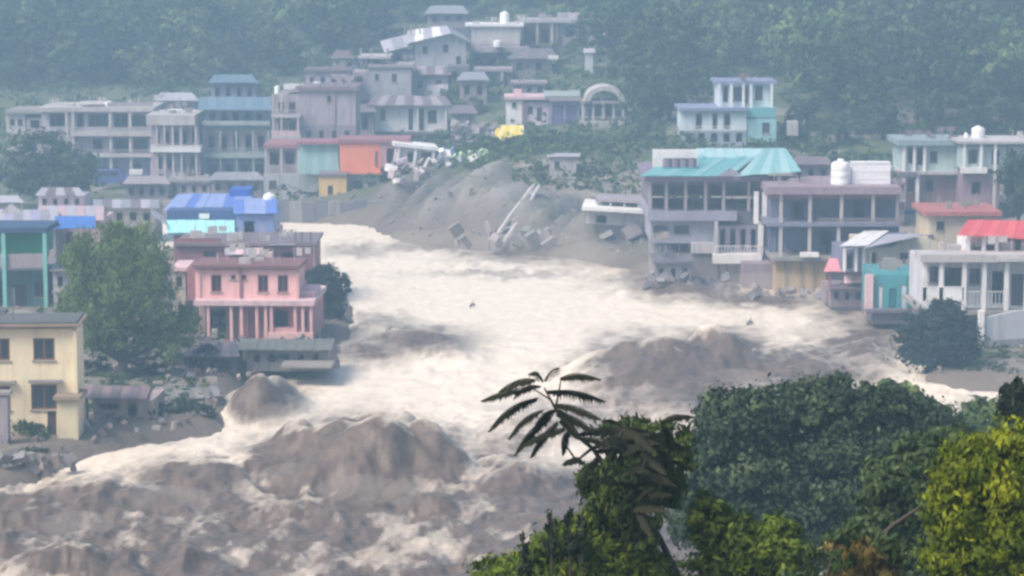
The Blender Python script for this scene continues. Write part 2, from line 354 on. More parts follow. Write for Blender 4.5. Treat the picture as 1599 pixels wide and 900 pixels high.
class Bld:
    def __init__(s, name, label, cat, x0, x1, yb, d, yaw=0, group=None):
        s.c = P((x0 + x1) / 2, yb, d); s.k = K(s.c); s.cx = (x0 + x1) / 2; s.yb = yb; s.cs = math.cos(R(yaw))
        s.root = empty(name, s.c, R(yaw), label, cat, group)
    def X(s, px, y=0.):
        return (px - s.cx) / s.k / s.cs if not y else P(px, s.yb, s.c.y + y).x / s.cs - s.c.x / s.cs
    def Z(s, py, y=0.):
        return (s.yb - py) / s.k if not y else P(s.cx, py, s.c.y + y).z - s.c.z
    def body(s, x0, x1, yt, yb, dep, mat, holes=(), y=0., name='wall', frame=None, ceil=True, back=False):
        """four walls; holes = (x0, x1, ytop, ybottom, kind) with kind w window, d door, o open"""
        X0, X1, Z0, Z1 = s.X(x0, y), s.X(x1, y), s.Z(yb, y), s.Z(yt, y); th = .22
        hs = [(s.X(h[0], y), s.X(h[1], y), s.Z(h[3], y), s.Z(h[2], y)) for h in holes]
        mb = MB(); wall_mesh(mb, X0, X1, Z0, Z1, y, th, hs)
        mb.box(X0, X0 + th, y + th, y + dep - th, Z0, Z1); mb.box(X1 - th, X1, y + th, y + dep - th, Z0, Z1); mb.box(X0, X1, y + dep - th, y + dep, Z0, Z1)
        if ceil: mb.box(X0 + th, X1 - th, y + th, y + dep - th, Z1 - .15, Z1 - .004)
        o = mb.build(name, mat, s.root)
        for h, (a, b, c, d_) in zip(holes, hs):
            if h[4] == 'w': s.window(a, b, c, d_, y + .09, o, frame or FRAMED)
            elif h[4] == 'd':
                m2 = MB(); m2.box(a + .03, b - .03, y + .1, y + .16, c, d_ - .03); m2.box(a + .12, b - .12, y + .07, y + .1, c + .15, c + (d_ - c) * .45); m2.box(a + .12, b - .12, y + .07, y + .1, c + (d_ - c) * .52, d_ - .2)
                m2.build('door', h[5] if len(h) > 5 else DOORM, s.root)
        return o
    def window(s, a, b, c, d, y, par, fm):
        t = min(.12, (b - a) * .12); mb = MB()
        mb.box(a, b, y, y + .08, c, c + t); mb.box(a, b, y, y + .08, d - t, d); mb.box(a, a + t, y, y + .08, c + t, d - t); mb.box(b - t, b, y, y + .08, c + t, d - t)
        n = 2 if b - a < 1.6 else 3
        for i in range(1, n):
            xm = a + (b - a) * i / n; mb.box(xm - t / 2, xm + t / 2, y + .005, y + .07, c + t, d - t)
        w_ = mb.build('window', fm, s.root)
        MB().box(a + t, b - t, y + .035, y + .045, c + t, d - t).build('pane', GLASS, w_)
        MB().box(a - .1, b + .1, y - .17, y - .002, c - .09, c - .004).build('sill', CONC, w_)
    def slab(s, x0, x1, yt, yb, y0, y1, mat, name='slab'):
        return MB().box(s.X(x0, y0), s.X(x1, y0), y0, y1, s.Z(yb, y0), s.Z(yt, y0)).build(name, mat, s.root)
    def posts(s, xs, yt, yb, wpx, mat, y=-.6, name='column', th=None):
        for px in xs:
            w_ = wpx / s.k / 2; MB().box(s.X(px, y) - w_, s.X(px, y) + w_, y, y + (th or 2 * w_), s.Z(yb, y), s.Z(yt, y)).build(name, mat, s.root)
    def rail(s, x0, x1, yt, yb, mat, y=-1.1, solid=False, name='railing'):
        X0, X1, Z0, Z1 = s.X(x0, y), s.X(x1, y), s.Z(yb, y), s.Z(yt, y); mb = MB()
        if solid: mb.box(X0, X1, y, y + .12, Z0, Z1 - .06); mb.box(X0 - .03, X1 + .03, y - .03, y + .15, Z1 - .058, Z1)
        else:
            mb.box(X0, X1, y, y + .06, Z1 - .07, Z1); mb.box(X0, X1, y, y + .06, Z0, Z0 + .06); n = max(3, int((X1 - X0) / .28))
            for i in range(n + 1):
                x = X0 + (X1 - X0 - .05) * i / n; mb.box(x, x + .05, y + .01, y + .05, Z0 + .06, Z1 - .07)
        return mb.build(name, mat, s.root)
    def tin(s, x0, x1, yf, yk, y0, y1, mats, n=None, x0b=None, x1b=None, name='roof_sheet', yf1=None, yk1=None):
        """sloping sheet roof: front edge at height yf, local depth y0; back edge at yk, y1; sheets laid side by side"""
        x0b = x0 if x0b is None else x0b; x1b = x1 if x1b is None else x1b; yf1 = yf if yf1 is None else yf1; yk1 = yk if yk1 is None else yk1
        n = n or max(2, int((x1 - x0) / 14)); mats = mats if isinstance(mats, list) else [mats]
        for i in range(n):
            a, b = i / n, (i + 1) / n - .004; mb = MB(); m_ = 8; top = []; bot = []
            L = Vector((s.X(x1) - s.X(x0), 0, 0))
            for j in range(m_ + 1):
                t = a + (b - a) * j / m_; dz = (.035 if j % 2 else 0) + (.02 if i % 2 else 0) + .012 * math.sin(i * 7.1)
                top.append((s.X(x0 + (x1 - x0) * t, y0), y0 - .05 * ((i * 37) % 5) / 5, s.Z(yf + (yf1 - yf) * t, y0) + dz)); bot.append((s.X(x0b + (x1b - x0b) * t, y1), y1, s.Z(yk + (yk1 - yk) * t, y1) + dz))
            vs = top + bot + [(p[0], p[1], p[2] - .05) for p in top + bot]; q = m_ + 1; fs = []
            for j in range(m_):
                fs += [(j, j + 1, q + j + 1, q + j), (2 * q + j, 3 * q + j, 3 * q + j + 1, 2 * q + j + 1), (j, 2 * q + j, 2 * q + j + 1, j + 1), (q + j, q + j + 1, 3 * q + j + 1, 3 * q + j)]
            fs += [(0, q, 3 * q, 2 * q), (m_, 2 * q + m_, 3 * q + m_, q + m_)]
            mb.add(vs, fs).build(name, mats[i % len(mats)], s.root)
    def gable(s, x0, x1, yt, yb, y, mat, th=.2, xt=None):
        xt = (x0 + x1) / 2 if xt is None else xt
        a, b, c = (s.X(x0, y), s.Z(yb, y)), (s.X(x1, y), s.Z(yb, y)), (s.X(xt, y), s.Z(yt, y))
        vs = [(p[0], yy, p[1]) for yy in (y, y + th) for p in (a, b, c)]
        return MB().add(vs, [(0, 1, 2), (3, 5, 4), (0, 3, 4, 1), (1, 4, 5, 2), (2, 5, 3, 0)]).build('gable', mat, s.root)
    def plinth(s, x0, x1, yt, dep, mat=None, drop=4.):
        MB().box(s.X(x0) + .05, s.X(x1) - .05, .05, dep - .05, s.Z(yt) - drop, s.Z(yt) - .004).build('foundation', mat or DCONC, s.root)
    def clutter(s, x0, x1, yb, n=8, y0=.3, y1=4., seed=0):
        rr = random.Random(seed + int(x0)); mb = MB()
        for i in range(n):
            px = rr.uniform(x0, x1); y = rr.uniform(y0, y1); x = s.X(px); z = s.Z(yb); t = rr.random()
            if t < .45: h = rr.uniform(.5, 1.6); mb.box(x, x + .07, y, y + .07, z - .3, z + h)
            elif t < .8: mb.box(x, x + rr.uniform(.3, 1.1), y, y + rr.uniform(.3, .8), z - .3, z + rr.uniform(.2, .75))
            else:
                l = rr.uniform(1, 2.4); h = rr.uniform(.9, 1.5); mb.box(x, x + .05, y, y + .05, z - .3, z + h); mb.box(x + l, x + l + .05, y, y + .05, z - .3, z + h); mb.box(x + .051, x + l - .001, y + .01, y + .03, z + h - .06, z + h - .03)
                mb.box(x + .2, x + .2 + l * .3, y + .012, y + .028, z + h - .65, z + h - .061); mb.box(x + .3 + l * .35, x + l * .85, y + .012, y + .028, z + h - .5, z + h - .061)
        o_ = mb.build('roof_clutter', [PALE, CONC, DCONC, BROWNT, LILAC][(seed + int(x0)) % 5], s.root); o_['kind'] = 'stuff'; return o_
def tank(px, yb, d, wpx, hpx, label, mat=None, kind='round', yaw=0):
    c = P(px, yb, d); k = K(c); r = wpx / k / 2; h = hpx / k
    o = empty('water_tank', c, yaw, label, 'water tank')
    if kind == 'round':
        MB().lathe([(r * .94, 0), (r, .05 * h), (r, .28 * h), (r * .96, .3 * h), (r, .33 * h), (r, .55 * h), (r * .96, .57 * h), (r, .6 * h), (r, .8 * h), (r * .8, .91 * h), (r * .35, .94 * h)]).build('shell', mat or TANKW, o, True)
        MB().lathe([(r * .36, .93 * h), (r * .36, h), (r * .3, 1.02 * h)]).build('lid', mat or TANKW, o)
    else:
        MB().box(-r, r, 0, 1.6, 0, h).build('shell', mat or TANKW, o)
        for i in (0.33, .66): MB().box(-r - .03, r + .03, -.03, 1.63, h * i - .03, h * i + .03).build('rib', mat or TANKW, o)
        MB().box(-r - .05, r + .05, -.05, 1.65, h + .003, h + .06).build('lid', mat or TANKW, o)
    return o
TEALT = tinm('teal_tin', (.16, .42, .44), .2); TEALL = tinm('pale_teal_tin', (.36, .58, .60), .15); BLUET = tinm('blue_tin', (.12, .22, .62), .1); BLUEL = tinm('pale_blue_tin', (.28, .36, .66), .12)
GREYT = tinm('grey_tin', (.30, .30, .34), .3); PALET = tinm('pale_tin', (.46, .44, .50), .25); REDT = tinm('red_tin', (.72, .08, .09), .1); BROWNT = tinm('brown_tin', (.20, .15, .17), .3); AQUA = flat('aqua_board', (.38, .78, .84))
MAROON = wallm('maroon_plaster', (.30, .13, .16)); PINK = wallm('pink_plaster', (.84, .49, .49), .35); PINKL = wallm('pale_pink', (.68, .48, .52)); TEALW = wallm('teal_plaster', (.05, .28, .32)); GREENW = wallm('green_board', (.01, .30, .14), .3)
ORANGE = wallm('orange_plaster', (.80, .24, .12), .2); OCHRE = wallm('ochre_plaster', (.50, .36, .17), .4); YEL = flat('yellow_tarp', (.80, .62, .05)); BRICK = wallm('brick_wall', (.27, .17, .17)); SAGE = wallm('grey_green_plaster', (.32, .38, .38)); BLUEW = wallm('pale_blue_plaster', (.40, .58, .66))
BLUETARP = flat('blue_tarp', (.05, .17, .55)); STONE = wallm('stone_wall', (.25, .235, .24), .6)

def windows(x0, x1, n, yt, yb, frac=.45, kind='w'):
    st = (x1 - x0) / n
    return [(x0 + st * (i + .5 - frac / 2), x0 + st * (i + .5 + frac / 2), yt, yb, kind) for i in range(n)]
# ---- yellow house, bottom left
b = Bld('yellow_house', 'two-storey yellow house with barred brown windows at the left edge above the flood', 'house', -90, 124, 682, 154, yaw=3)
b.body(-90, 122, 512, 690, 3.6, CREAM, [(-12, 19, 527, 562, 'w'), (55, 88, 527, 562, 'w'), (-12, 18, 602, 640, 'w'), (50, 90, 600, 640, 'w'), (-75, -45, 527, 562, 'w'), (74, 88, 642, 684, 'd', FRAMED)], frame=wallm('brown_window_wood', (.17, .08, .06), .2))
b.slab(-96, 126, 508, 511.8, -.5, 4.0, wallm('brown_eave', (.30, .22, .16)), 'roof_slab'); b.slab(-92, 122, 504, 507.8, -.2, 3.8, wallm('dark_roof', (.10, .11, .12)), 'roof_deck')
b.posts([119], 518, 622, 5, CREAM, y=-.3, name='corner_pilaster'); b.slab(45, 96, 595, 599, -.45, -.01, CONC, 'sunshade'); b.slab(-20, 24, 596, 600, -.45, -.01, CONC, 'sunshade'); b.plinth(-90, 120, 690, 3.5)
b2 = Bld('yellow_annex', 'low pale yellow annex block with flat brown lid beside the yellow house', 'annex', 88, 128, 680, 153)
b2.body(90, 122, 626, 690, 2.2, wallm('pale_yellow', (.66, .58, .40))); b2.slab(84, 126, 620, 625.8, -.3, 2.5, wallm('brown_eave', (.32, .24, .2)), 'roof_slab')
b = Bld('garden_wall', 'grey gate pillar standing at the far left below the yellow house', 'pillar', -20, 14, 690, 151)
b.body(-20, 13, 618, 700, .8, LILAC); b.slab(-24, 17, 613, 617.6, -.1, .9, CONC, 'coping')
# ---- green building
b = Bld('green_shop_house', 'dark green and teal building with pale teal corner posts at the left edge', 'building', -60, 84, 487, 206)
b.body(-60, 72, 364, 396, 4, GREENW, [(-50, -20, 366, 390, 'w')]); b.slab(-64, 76, 356, 363.8, -1.2, 4.4, wallm('navy_fascia', (.025, .07, .17)), 'fascia')
b.slab(-60, 74, 397, 418, -.9, -.6, LILAC, 'balcony_front'); b.slab(-60, 74, 418.2, 422, -1.1, .0, DCONC, 'balcony_floor'); b.body(-60, 74, 422.2, 495, 4, wallm('dusty_teal', (.07, .17, .19)), [(0, 12, 440, 490, 'o'), (20, 42, 445, 490, 'd'), (55, 72, 440, 464, 'w')], y=.3)
b.posts([8, 72], 362, 490, 6, wallm('aqua_post', (.22, .55, .52), .2), y=-1.15); b.posts([-30], 362, 490, 6, wallm('aqua_post', (.22, .55, .52), .2), y=-1.15); b.plinth(-60, 72, 495, 4)
b.posts([22], 450, 488, 4, PALE, y=-.5, name='post')
# roof clutter houses behind the left tree
b = Bld('tin_roofed_house', 'low lilac tin-roofed house behind the green building, left of the blue tarp', 'house', -40, 90, 420, 232)
b.body(-40, 88, 352, 430, 8, LILAC, windows(-30, 80, 4, 370, 395)); b.tin(-46, 94, 351, 328, -.8, 7, [PALET, tinm('lilac_tin', (.38, .36, .52), .2), GREYT]); b.gable(0, 40, 318, 334, 5, PALE)
b = Bld('mauve_house', 'pinkish flat house with blue tarpaulin draped on its roof edge', 'house', 66, 160, 420, 236)
b.body(68, 158, 345, 430, 8, PINKL, windows(70, 150, 3, 362, 385)); b.tin(62, 165, 344, 322, -.5, 8, [tinm('pink_tin', (.55, .40, .45)), PALET])
b = Bld('roof_tarp', 'bright blue tarpaulin stretched over the roof at left above the leafy tree', 'tarpaulin', 85, 150, 358, 231)
b.tin(86, 150, 357, 338, 0, 2.6, [BLUETARP], n=5, name='tarp_fold')
b = Bld('white_shed', 'small whitish tilted shed on the roofs at the left edge', 'shed', 0, 36, 345, 246, yaw=8)
b.body(-6, 32, 318, 350, 4, PALE, [(12, 20, 326, 338, 'w')]); b.tin(-10, 38, 317, 306, -.3, 4, [PALET], n=3); b.plinth(-6, 32, 350, 4)
b = Bld('grey_hut', 'small grey hut with twin white panels right of the whitish shed', 'hut', 150, 245, 352, 262)
b.body(152, 242, 326, 356, 6, CONC, windows(155, 240, 4, 332, 345, .5, 'o')); b.tin(146, 250, 325, 312, -.6, 6, [GREYT, BROWNT, PALET]); b.plinth(152, 242, 356, 6)
# ---- blue roofed building + maroon + pink
b = Bld('blue_roofed_house', 'house with stepped bright blue and aqua tin roofs behind the pink house', 'house', 250, 432, 420, 226)
b.body(272, 428, 368, 425, 9, MAROON, [(300, 318, 378, 396, 'w'), (330, 346, 380, 398, 'w')]); b.tin(262, 368, 364, 344, -1.6, 1.1, [AQUA, AQUA], n=7, name='aqua_sheet'); b.slab(262, 368, 364.8, 367.5, -1.5, -.01, TEALT, 'eave')
b.tin(238, 262, 335, 326, -1.2, 2.4, [PALET], n=2, yf1=352, yk1=342)
b.body(262, 372, 329, 352, 5, wallm('navy_wall', (.04, .09, .25)), y=1.2, name='upper_wall'); b.slab(312, 328, 334, 342, 1.0, 1.19, WHITE, 'notice_board'); b.tin(256, 395, 329, 303, 3.0, 9, [BLUEL, BLUEL, BLUET, BLUEL], x0b=280)
b.body(370, 428, 335, 366, 7, BLUEL, [(382, 398, 345, 366, 'o')], name='side_wall'); b.tin(366, 434, 334, 310, -.4, 7.5, [BLUET, BLUEL, BLUEL]); b.body(360, 392, 296, 312, 3, wallm('deep_blue', (.03, .12, .5)), y=8.0, name='stair_head')
tank(421, 328, 233, 20, 27, 'white water tank on the blue roofs beside the river')
MB().box(-.6, .6, 0, 1.2, -3, -.01).build('tank_stand', DCONC, bpy.data.objects['water_tank'])
b = Bld('maroon_terrace_house', 'dark maroon terraced house with white sheet roof directly above the pink house', 'house', 275, 492, 440, 217)
b.body(275, 490, 385, 445, 8, MAROON, [(318, 338, 392, 412, 'w'), (360, 380, 398, 412, 'w'), (440, 460, 395, 412, 'o')]); b.slab(272, 494, 380, 384.8, -.4, 8, BROWNT, 'roof_slab')
b.tin(352, 412, 398, 377, -2.0, 1.5, [PALET, PINKL]); b.tin(420, 462, 383, 374, -1, 3, [GREYT]); b.rail(275, 345, 372, 380, MAROON, y=0, solid=True, name='parapet'); b.posts([462, 472, 486], 362, 381, 3, BROWNT, y=0)
b.body(402, 425, 396, 412, 1.6, PINKL, y=-1.7, name='small_box_room')
b = Bld('pink_house', 'two-storey pink riverside house with maroon windows and slender columns', 'house', 300, 496, 532, 191, yaw=-2)
b.body(306, 466, 420, 470, 4.5, PINK, [(331, 347, 429, 456, 'w'), (404, 420, 429, 456, 'w'), (435, 451, 429, 456, 'w'), (362, 369, 429, 436, 'w'), (376, 386, 429, 436, 'w')], frame=wallm('maroon_frame', (.22, .04, .06)), name='upper_wall')
b.slab(302, 470, 415, 419.8, -.4, 4.6, wallm('maroon_roof', (.20, .09, .10)), 'roof_slab'); b.slab(304, 492, 470.2, 478, -1.3, 7.5, PINKL, 'balcony_slab'); b.posts([377], 421, 470, 4, MAROON, y=-.12, name='drain_pipe')
b.body(372, 490, 478.4, 535, 7, wallm('deep_pink', (.52, .22, .25)), [(388, 400, 484, 530, 'd', MAROON), (408, 420, 484, 530, 'd', PALE), (427, 450, 484, 510, 'o'), (470, 480, 486, 510, 'w')], name='lower_wall')
b.body(310, 372, 478.4, 535, 6, wallm('dull_pink', (.35, .24, .24)), [(320, 352, 484, 532, 'o')], y=1.2, name='recessed_wall')
b.posts([326, 362, 378, 402, 416, 425, 462, 474, 487], 478.4, 534, 4.5, PINK, y=-1.1); b.body(466, 492, 455, 470, 4, PINKL, y=1, name='corner_terrace'); b.rail(425, 462, 512, 520, PINK, y=-.9, solid=True, name='parapet')
b.posts([312, 466], 421, 470, 4, wallm('pink_pilaster', (.8, .45, .43)), y=-.1, name='pilaster'); b.plinth(306, 490, 534, 7); b.slab(420, 490, 520, 534, -1.6, -1.2, PINK, 'low_wall')
b.body(292, 306, 420, 470, 5, MAROON, y=1.5, name='side_wall')
b = Bld('cream_outhouse', 'narrow cream outhouse between the leafy tree and the pink house', 'outhouse', 270, 298, 520, 195)
b.body(271, 291, 424, 525, 4, wallm('dull_cream', (.48, .42, .36)), [(276, 286, 432, 448, 'w')]); b.slab(268, 294, 418, 423.8, -.3, 4.3, PINKL, 'roof_slab')
# low walls and sheds on left bank
b = Bld('riverside_shed', 'long low grey shed at the water edge below the pink house', 'shed', 375, 520, 574, 179, yaw=-2)
b.body(384, 512, 548, 580, 5, STONE, windows(390, 505, 5, 553, 566, .4, 'o')); b.tin(372, 520, 547, 530, -.7, 5, [ wallm('moss_sheet', (.16, .17, .16))]); b.slab(440, 520, 571, 575, -2.6, -.2, CONC, 'landing_slab')
b = Bld('dark_lean_to', 'dark sloping lean-to shed left of the riverside shed', 'shed', 280, 372, 578, 177.5)
b.body(290, 368, 556, 584, 5, DCONC, [(300, 318, 560, 578, 'o')]); b.tin(282, 376, 557, 533, -.8, 5, [BROWNT, DCONC], x0b=310, x1b=366)
b = Bld('stepped_wall', 'pale stepped retaining wall behind the leafy tree trunk', 'retaining wall', 195, 290, 575, 184)
for i in range(4): b.slab(196 + i * 24, 219 + i * 24, 548 - i * 5, 585, 0, .6, [PALE, CONC][i % 2], 'wall_block')
b.posts([272], 535, 586, 5, wallm('aqua_post', (.22, .55, .52), .2), y=-.3, name='post')
b = Bld('flood_wall', 'thin pale flood wall running behind the trunk of the leafy tree', 'wall', 128, 330, 604, 175)
for i in range(6): b.slab(128 + i * 33, 160.3 + i * 33, 598 + (i % 2), 615, 0, .4, [WHITE, PALE][i % 2], 'wall_panel')
b = Bld('brown_roofed_shelter', 'flat brown-roofed shelter right of the yellow house on the bank', 'shelter', 130, 248, 655, 160, yaw=-3)
b.body(145, 240, 624, 665, 4, wallm('dirty_pink', (.42, .34, .33), .6), [(156, 186, 630, 640, 'o'), (200, 214, 630, 650, 'o')]); b.tin(128, 232, 623, 603, -.8, 4, [wallm('mauve_sheet', (.28, .2, .22)), BROWNT]); b.plinth(145, 240, 665, 4); b.posts([136, 246], 622, 668, 4, DCONC, y=-.5)
b = Bld('collapsed_shed', 'collapsed grey shed with leaning sheets beside the dark hump wave', 'shed', 250, 350, 650, 166, yaw=6)
b.tin(252, 350, 628, 603, 0, 4.5, [STONE, wallm('moss_sheet', (.16, .17, .16))], yf1=618); b.posts([258, 290, 330, 346], 612, 655, 4, DCONC, y=.3); b.body(262, 345, 622, 655, 3, STONE, [(275, 295, 630, 650, 'o')], y=1.2)
# ---- far left terrace of flats
b = Bld('small_lilac_house', 'small hazy lilac house at the far left end of the terrace', 'house', 10, 66, 292, 322)
b.body(12, 42, 178, 300, 8, PALE, [(18, 26, 186, 196, 'w'), (30, 38, 186, 196, 'w')]); b.body(44, 70, 184, 300, 8, LILAC, [(50, 64, 188, 200, 'o')]); b.slab(10, 72, 173, 177.8, -.5, 8.3, CONC, 'roof_slab'); b.plinth(12, 70, 300, 8)
b = Bld('cream_arcade_flats', 'three-storey pale block of flats with long open balconies and roof posts', 'block of flats', 66, 240, 292, 318)
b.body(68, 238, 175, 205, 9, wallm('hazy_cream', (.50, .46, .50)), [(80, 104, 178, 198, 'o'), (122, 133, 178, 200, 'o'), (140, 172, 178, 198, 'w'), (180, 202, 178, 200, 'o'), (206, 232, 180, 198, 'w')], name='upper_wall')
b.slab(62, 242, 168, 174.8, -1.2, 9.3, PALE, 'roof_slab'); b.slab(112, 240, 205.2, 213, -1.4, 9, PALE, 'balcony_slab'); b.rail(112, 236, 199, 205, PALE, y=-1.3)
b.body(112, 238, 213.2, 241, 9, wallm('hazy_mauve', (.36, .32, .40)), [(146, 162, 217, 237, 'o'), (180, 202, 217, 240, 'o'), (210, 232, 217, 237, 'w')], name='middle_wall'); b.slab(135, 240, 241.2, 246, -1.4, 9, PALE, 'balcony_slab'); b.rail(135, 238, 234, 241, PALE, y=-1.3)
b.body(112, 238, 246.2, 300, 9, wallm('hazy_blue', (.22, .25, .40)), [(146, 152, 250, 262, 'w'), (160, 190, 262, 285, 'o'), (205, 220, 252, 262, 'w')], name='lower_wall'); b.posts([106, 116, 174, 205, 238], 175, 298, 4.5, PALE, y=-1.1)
b.posts([120, 240], 146, 168, 2, CONC, y=1, name='rod'); b.tin(128, 165, 164, 158, 0, 4, [PALE], n=3); b.slab(68, 112, 205.2, 300, .2, 8, LILAC, 'side_wall'); b.plinth(68, 238, 300, 9)
b.rail(170, 238, 160, 168, LILAC, y=0, solid=True, name='parapet')
tank(170, 168, 320, 14, 10, 'small pale tank on the pale block of flats'); tank(272, 180, 320, 20, 8, 'low wide pale tank on the pinkish flats', kind='box')
b = Bld('pinkish_flats', 'three-storey pinkish flats with crowded columns right of the pale block', 'block of flats', 236, 314, 294, 312)
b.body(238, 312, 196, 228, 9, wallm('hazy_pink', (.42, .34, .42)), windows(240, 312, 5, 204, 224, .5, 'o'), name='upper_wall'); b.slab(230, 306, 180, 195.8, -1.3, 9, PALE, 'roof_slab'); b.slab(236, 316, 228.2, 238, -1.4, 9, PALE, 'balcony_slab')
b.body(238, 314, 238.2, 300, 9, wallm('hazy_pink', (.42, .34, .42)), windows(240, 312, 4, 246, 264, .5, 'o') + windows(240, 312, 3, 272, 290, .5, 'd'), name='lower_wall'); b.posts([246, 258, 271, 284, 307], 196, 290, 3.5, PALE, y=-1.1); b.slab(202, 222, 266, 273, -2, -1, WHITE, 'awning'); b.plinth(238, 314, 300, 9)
b.rail(236, 314, 230, 238, WHITE, y=-1.5, solid=True, name='parapet')
b = Bld('blue_green_flats', 'hazy blue-green flats with tin roof left of the tall lilac block', 'block of flats', 314, 424, 292, 314)
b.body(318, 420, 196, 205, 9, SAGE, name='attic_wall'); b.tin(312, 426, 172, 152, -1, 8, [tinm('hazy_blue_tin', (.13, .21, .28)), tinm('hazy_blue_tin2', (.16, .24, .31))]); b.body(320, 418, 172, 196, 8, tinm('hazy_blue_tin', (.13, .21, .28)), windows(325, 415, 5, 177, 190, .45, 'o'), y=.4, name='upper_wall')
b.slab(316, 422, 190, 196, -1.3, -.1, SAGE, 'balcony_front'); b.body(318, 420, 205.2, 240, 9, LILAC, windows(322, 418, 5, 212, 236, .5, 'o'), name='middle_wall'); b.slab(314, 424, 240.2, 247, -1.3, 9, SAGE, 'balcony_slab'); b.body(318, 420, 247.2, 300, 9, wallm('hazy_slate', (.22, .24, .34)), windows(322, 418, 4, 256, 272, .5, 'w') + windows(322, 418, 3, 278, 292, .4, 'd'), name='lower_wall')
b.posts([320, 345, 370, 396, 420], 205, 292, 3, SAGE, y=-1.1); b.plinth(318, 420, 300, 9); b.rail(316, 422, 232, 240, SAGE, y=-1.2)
b = Bld('blue_parked_van', 'hazy dark blue van parked under the pale block of flats', 'van', 150, 200, 292, 306)
vb = MB(); z1 = 2.0; pr = [(-1.9, .4), (1.9, .4), (1.95, 1.1), (1.45, 1.25), (1.0, 2.0), (-1.85, 2.0)]
vb.add([(x, 0, z) for x, z in pr] + [(x, 1.7, z) for x, z in pr], [(0, 1, 2, 3, 4, 5), (11, 10, 9, 8, 7, 6)] + [(i, i + 6, (i + 1) % 6 + 6, (i + 1) % 6) for i in range(6)]); vb.build('body', wallm('van_blue', (.06, .10, .28)), b.root)
for xx in (-1.2, 1.2):
    for yy in (-.02, 1.52): MB().tube([(xx, yy, .36), (xx, yy + .2, .36)], .36, 14).build('wheel', DOORM, b.root)
MB().box(-1.6, -.4, -.01, 0.0, 1.3, 1.8).build('side_window', GLASS, b.root); MB().box(-.2, .8, -.01, 0.0, 1.3, 1.8).build('side_window', GLASS, b.root)
# ---- tall lilac block with lower annexes
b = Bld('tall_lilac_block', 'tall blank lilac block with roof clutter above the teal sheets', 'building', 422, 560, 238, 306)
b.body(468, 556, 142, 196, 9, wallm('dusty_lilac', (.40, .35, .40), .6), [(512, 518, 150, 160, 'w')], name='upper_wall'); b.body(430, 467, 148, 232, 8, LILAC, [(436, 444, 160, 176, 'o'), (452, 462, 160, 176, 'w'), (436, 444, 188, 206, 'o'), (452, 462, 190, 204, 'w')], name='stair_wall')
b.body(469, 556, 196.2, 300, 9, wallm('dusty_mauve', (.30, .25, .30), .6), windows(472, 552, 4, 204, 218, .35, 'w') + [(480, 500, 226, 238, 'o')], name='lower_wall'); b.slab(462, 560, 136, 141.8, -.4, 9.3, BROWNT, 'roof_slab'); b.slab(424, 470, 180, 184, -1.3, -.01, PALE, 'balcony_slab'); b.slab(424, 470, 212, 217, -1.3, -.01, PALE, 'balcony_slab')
b.rail(424, 468, 172, 180, PALE, y=-1.3); b.rail(424, 468, 204, 212, PINKL, y=-1.3, solid=True, name='parapet'); b.posts([427, 440, 466], 148, 236, 3, PALE, y=-1.2); b.posts([470, 488, 506, 524, 542, 554], 129, 136, 2, CONC, y=0, name='rod'); b.tin(444, 476, 140, 131, 0, 5, [PALE], n=3); b.posts([522], 142, 196, 4, LILAC, y=-.15, name='pier')
b.plinth(430, 556, 300, 9)
tank(433, 148, 309, 9, 14, 'narrow white tank on the left corner of the tall lilac block'); tank(494, 136, 309, 14, 8, 'low pale tank amid the rods of the lilac block')
b = Bld('lower_lilac_annex', 'grey lower annex under the tall lilac block facing the river', 'building', 412, 500, 312, 294)
b.body(414, 468, 232, 272, 8, LILAC, [(422, 436, 238, 258, 'o'), (446, 460, 238, 258, 'o')], name='upper_wall', y=1); b.body(412, 498, 272.2, 318, 9, wallm('grey_lilac', (.40, .39, .44), .6), [(420, 432, 282, 296, 'w')], name='lower_wall'); b.slab(412, 470, 226, 231.8, 0, 9, MAROON, 'roof_slab'); b.rail(414, 466, 258, 272, PALE, y=.2); b.posts([416, 440, 466], 232, 272, 3, PALE, y=.1); b.plinth(412, 498, 318, 9, drop=3)
b = Bld('teal_sheet_shed', 'shed walled with ribbed teal tin sheets left of the orange block', 'shed', 465, 532, 275, 292)
b.tin(466, 530, 272, 226, 0, .6, [tinm('dull_teal_tin', (.26, .42, .43), .35), tinm('dull_teal_tin2', (.22, .37, .39), .3)], n=6, name='wall_sheet', x0b=468, x1b=528); b.body(470, 526, 228, 300, 5, SAGE, y=.8); b.slab(464, 532, 222, 225.6, -.2, 5.8, MAROON, 'roof_slab')
b = Bld('orange_block', 'bright orange rendered block standing over the river wall', 'building', 530, 598, 272, 291)
b.body(531, 594, 223, 270, 6, ORANGE, [(586, 591, 236, 262, 'd', MAROON)]); b.slab(528, 640, 218, 222.8, -.3, 6, MAROON, 'roof_slab'); b.slab(528, 597, 270.2, 273, -.4, 6, wallm('orange_trim', (.5, .2, .12)), 'floor_slab')
b.body(540, 592, 273.2, 325, 6, wallm('brown_lilac', (.36, .29, .31)), [(552, 566, 282, 298, 'o')], name='lower_wall'); b.body(594.4, 634, 223, 262, 5, wallm('dusky_rose', (.42, .24, .28)), [(604, 618, 232, 256, 'o')], name='side_wall'); b.plinth(540, 592, 325, 6, drop=2)
b = Bld('ochre_block', 'small ochre yellow block wedged below the teal sheet shed', 'building', 497, 542, 314, 288)
b.body(498, 541, 276, 325, 5, wallm('bright_ochre', (.72, .48, .18), .3), [(512, 520, 290, 304, 'w')]); b.slab(496, 542, 272, 275.6, -.2, 5, BROWNT, 'roof_slab'); b.body(470, 497.6, 312, 345, 5, DCONC, name='river_wall')
b = Bld('river_wall', 'dark river wall under the lilac annex and orange block', 'retaining wall', 430, 590, 342, 281)
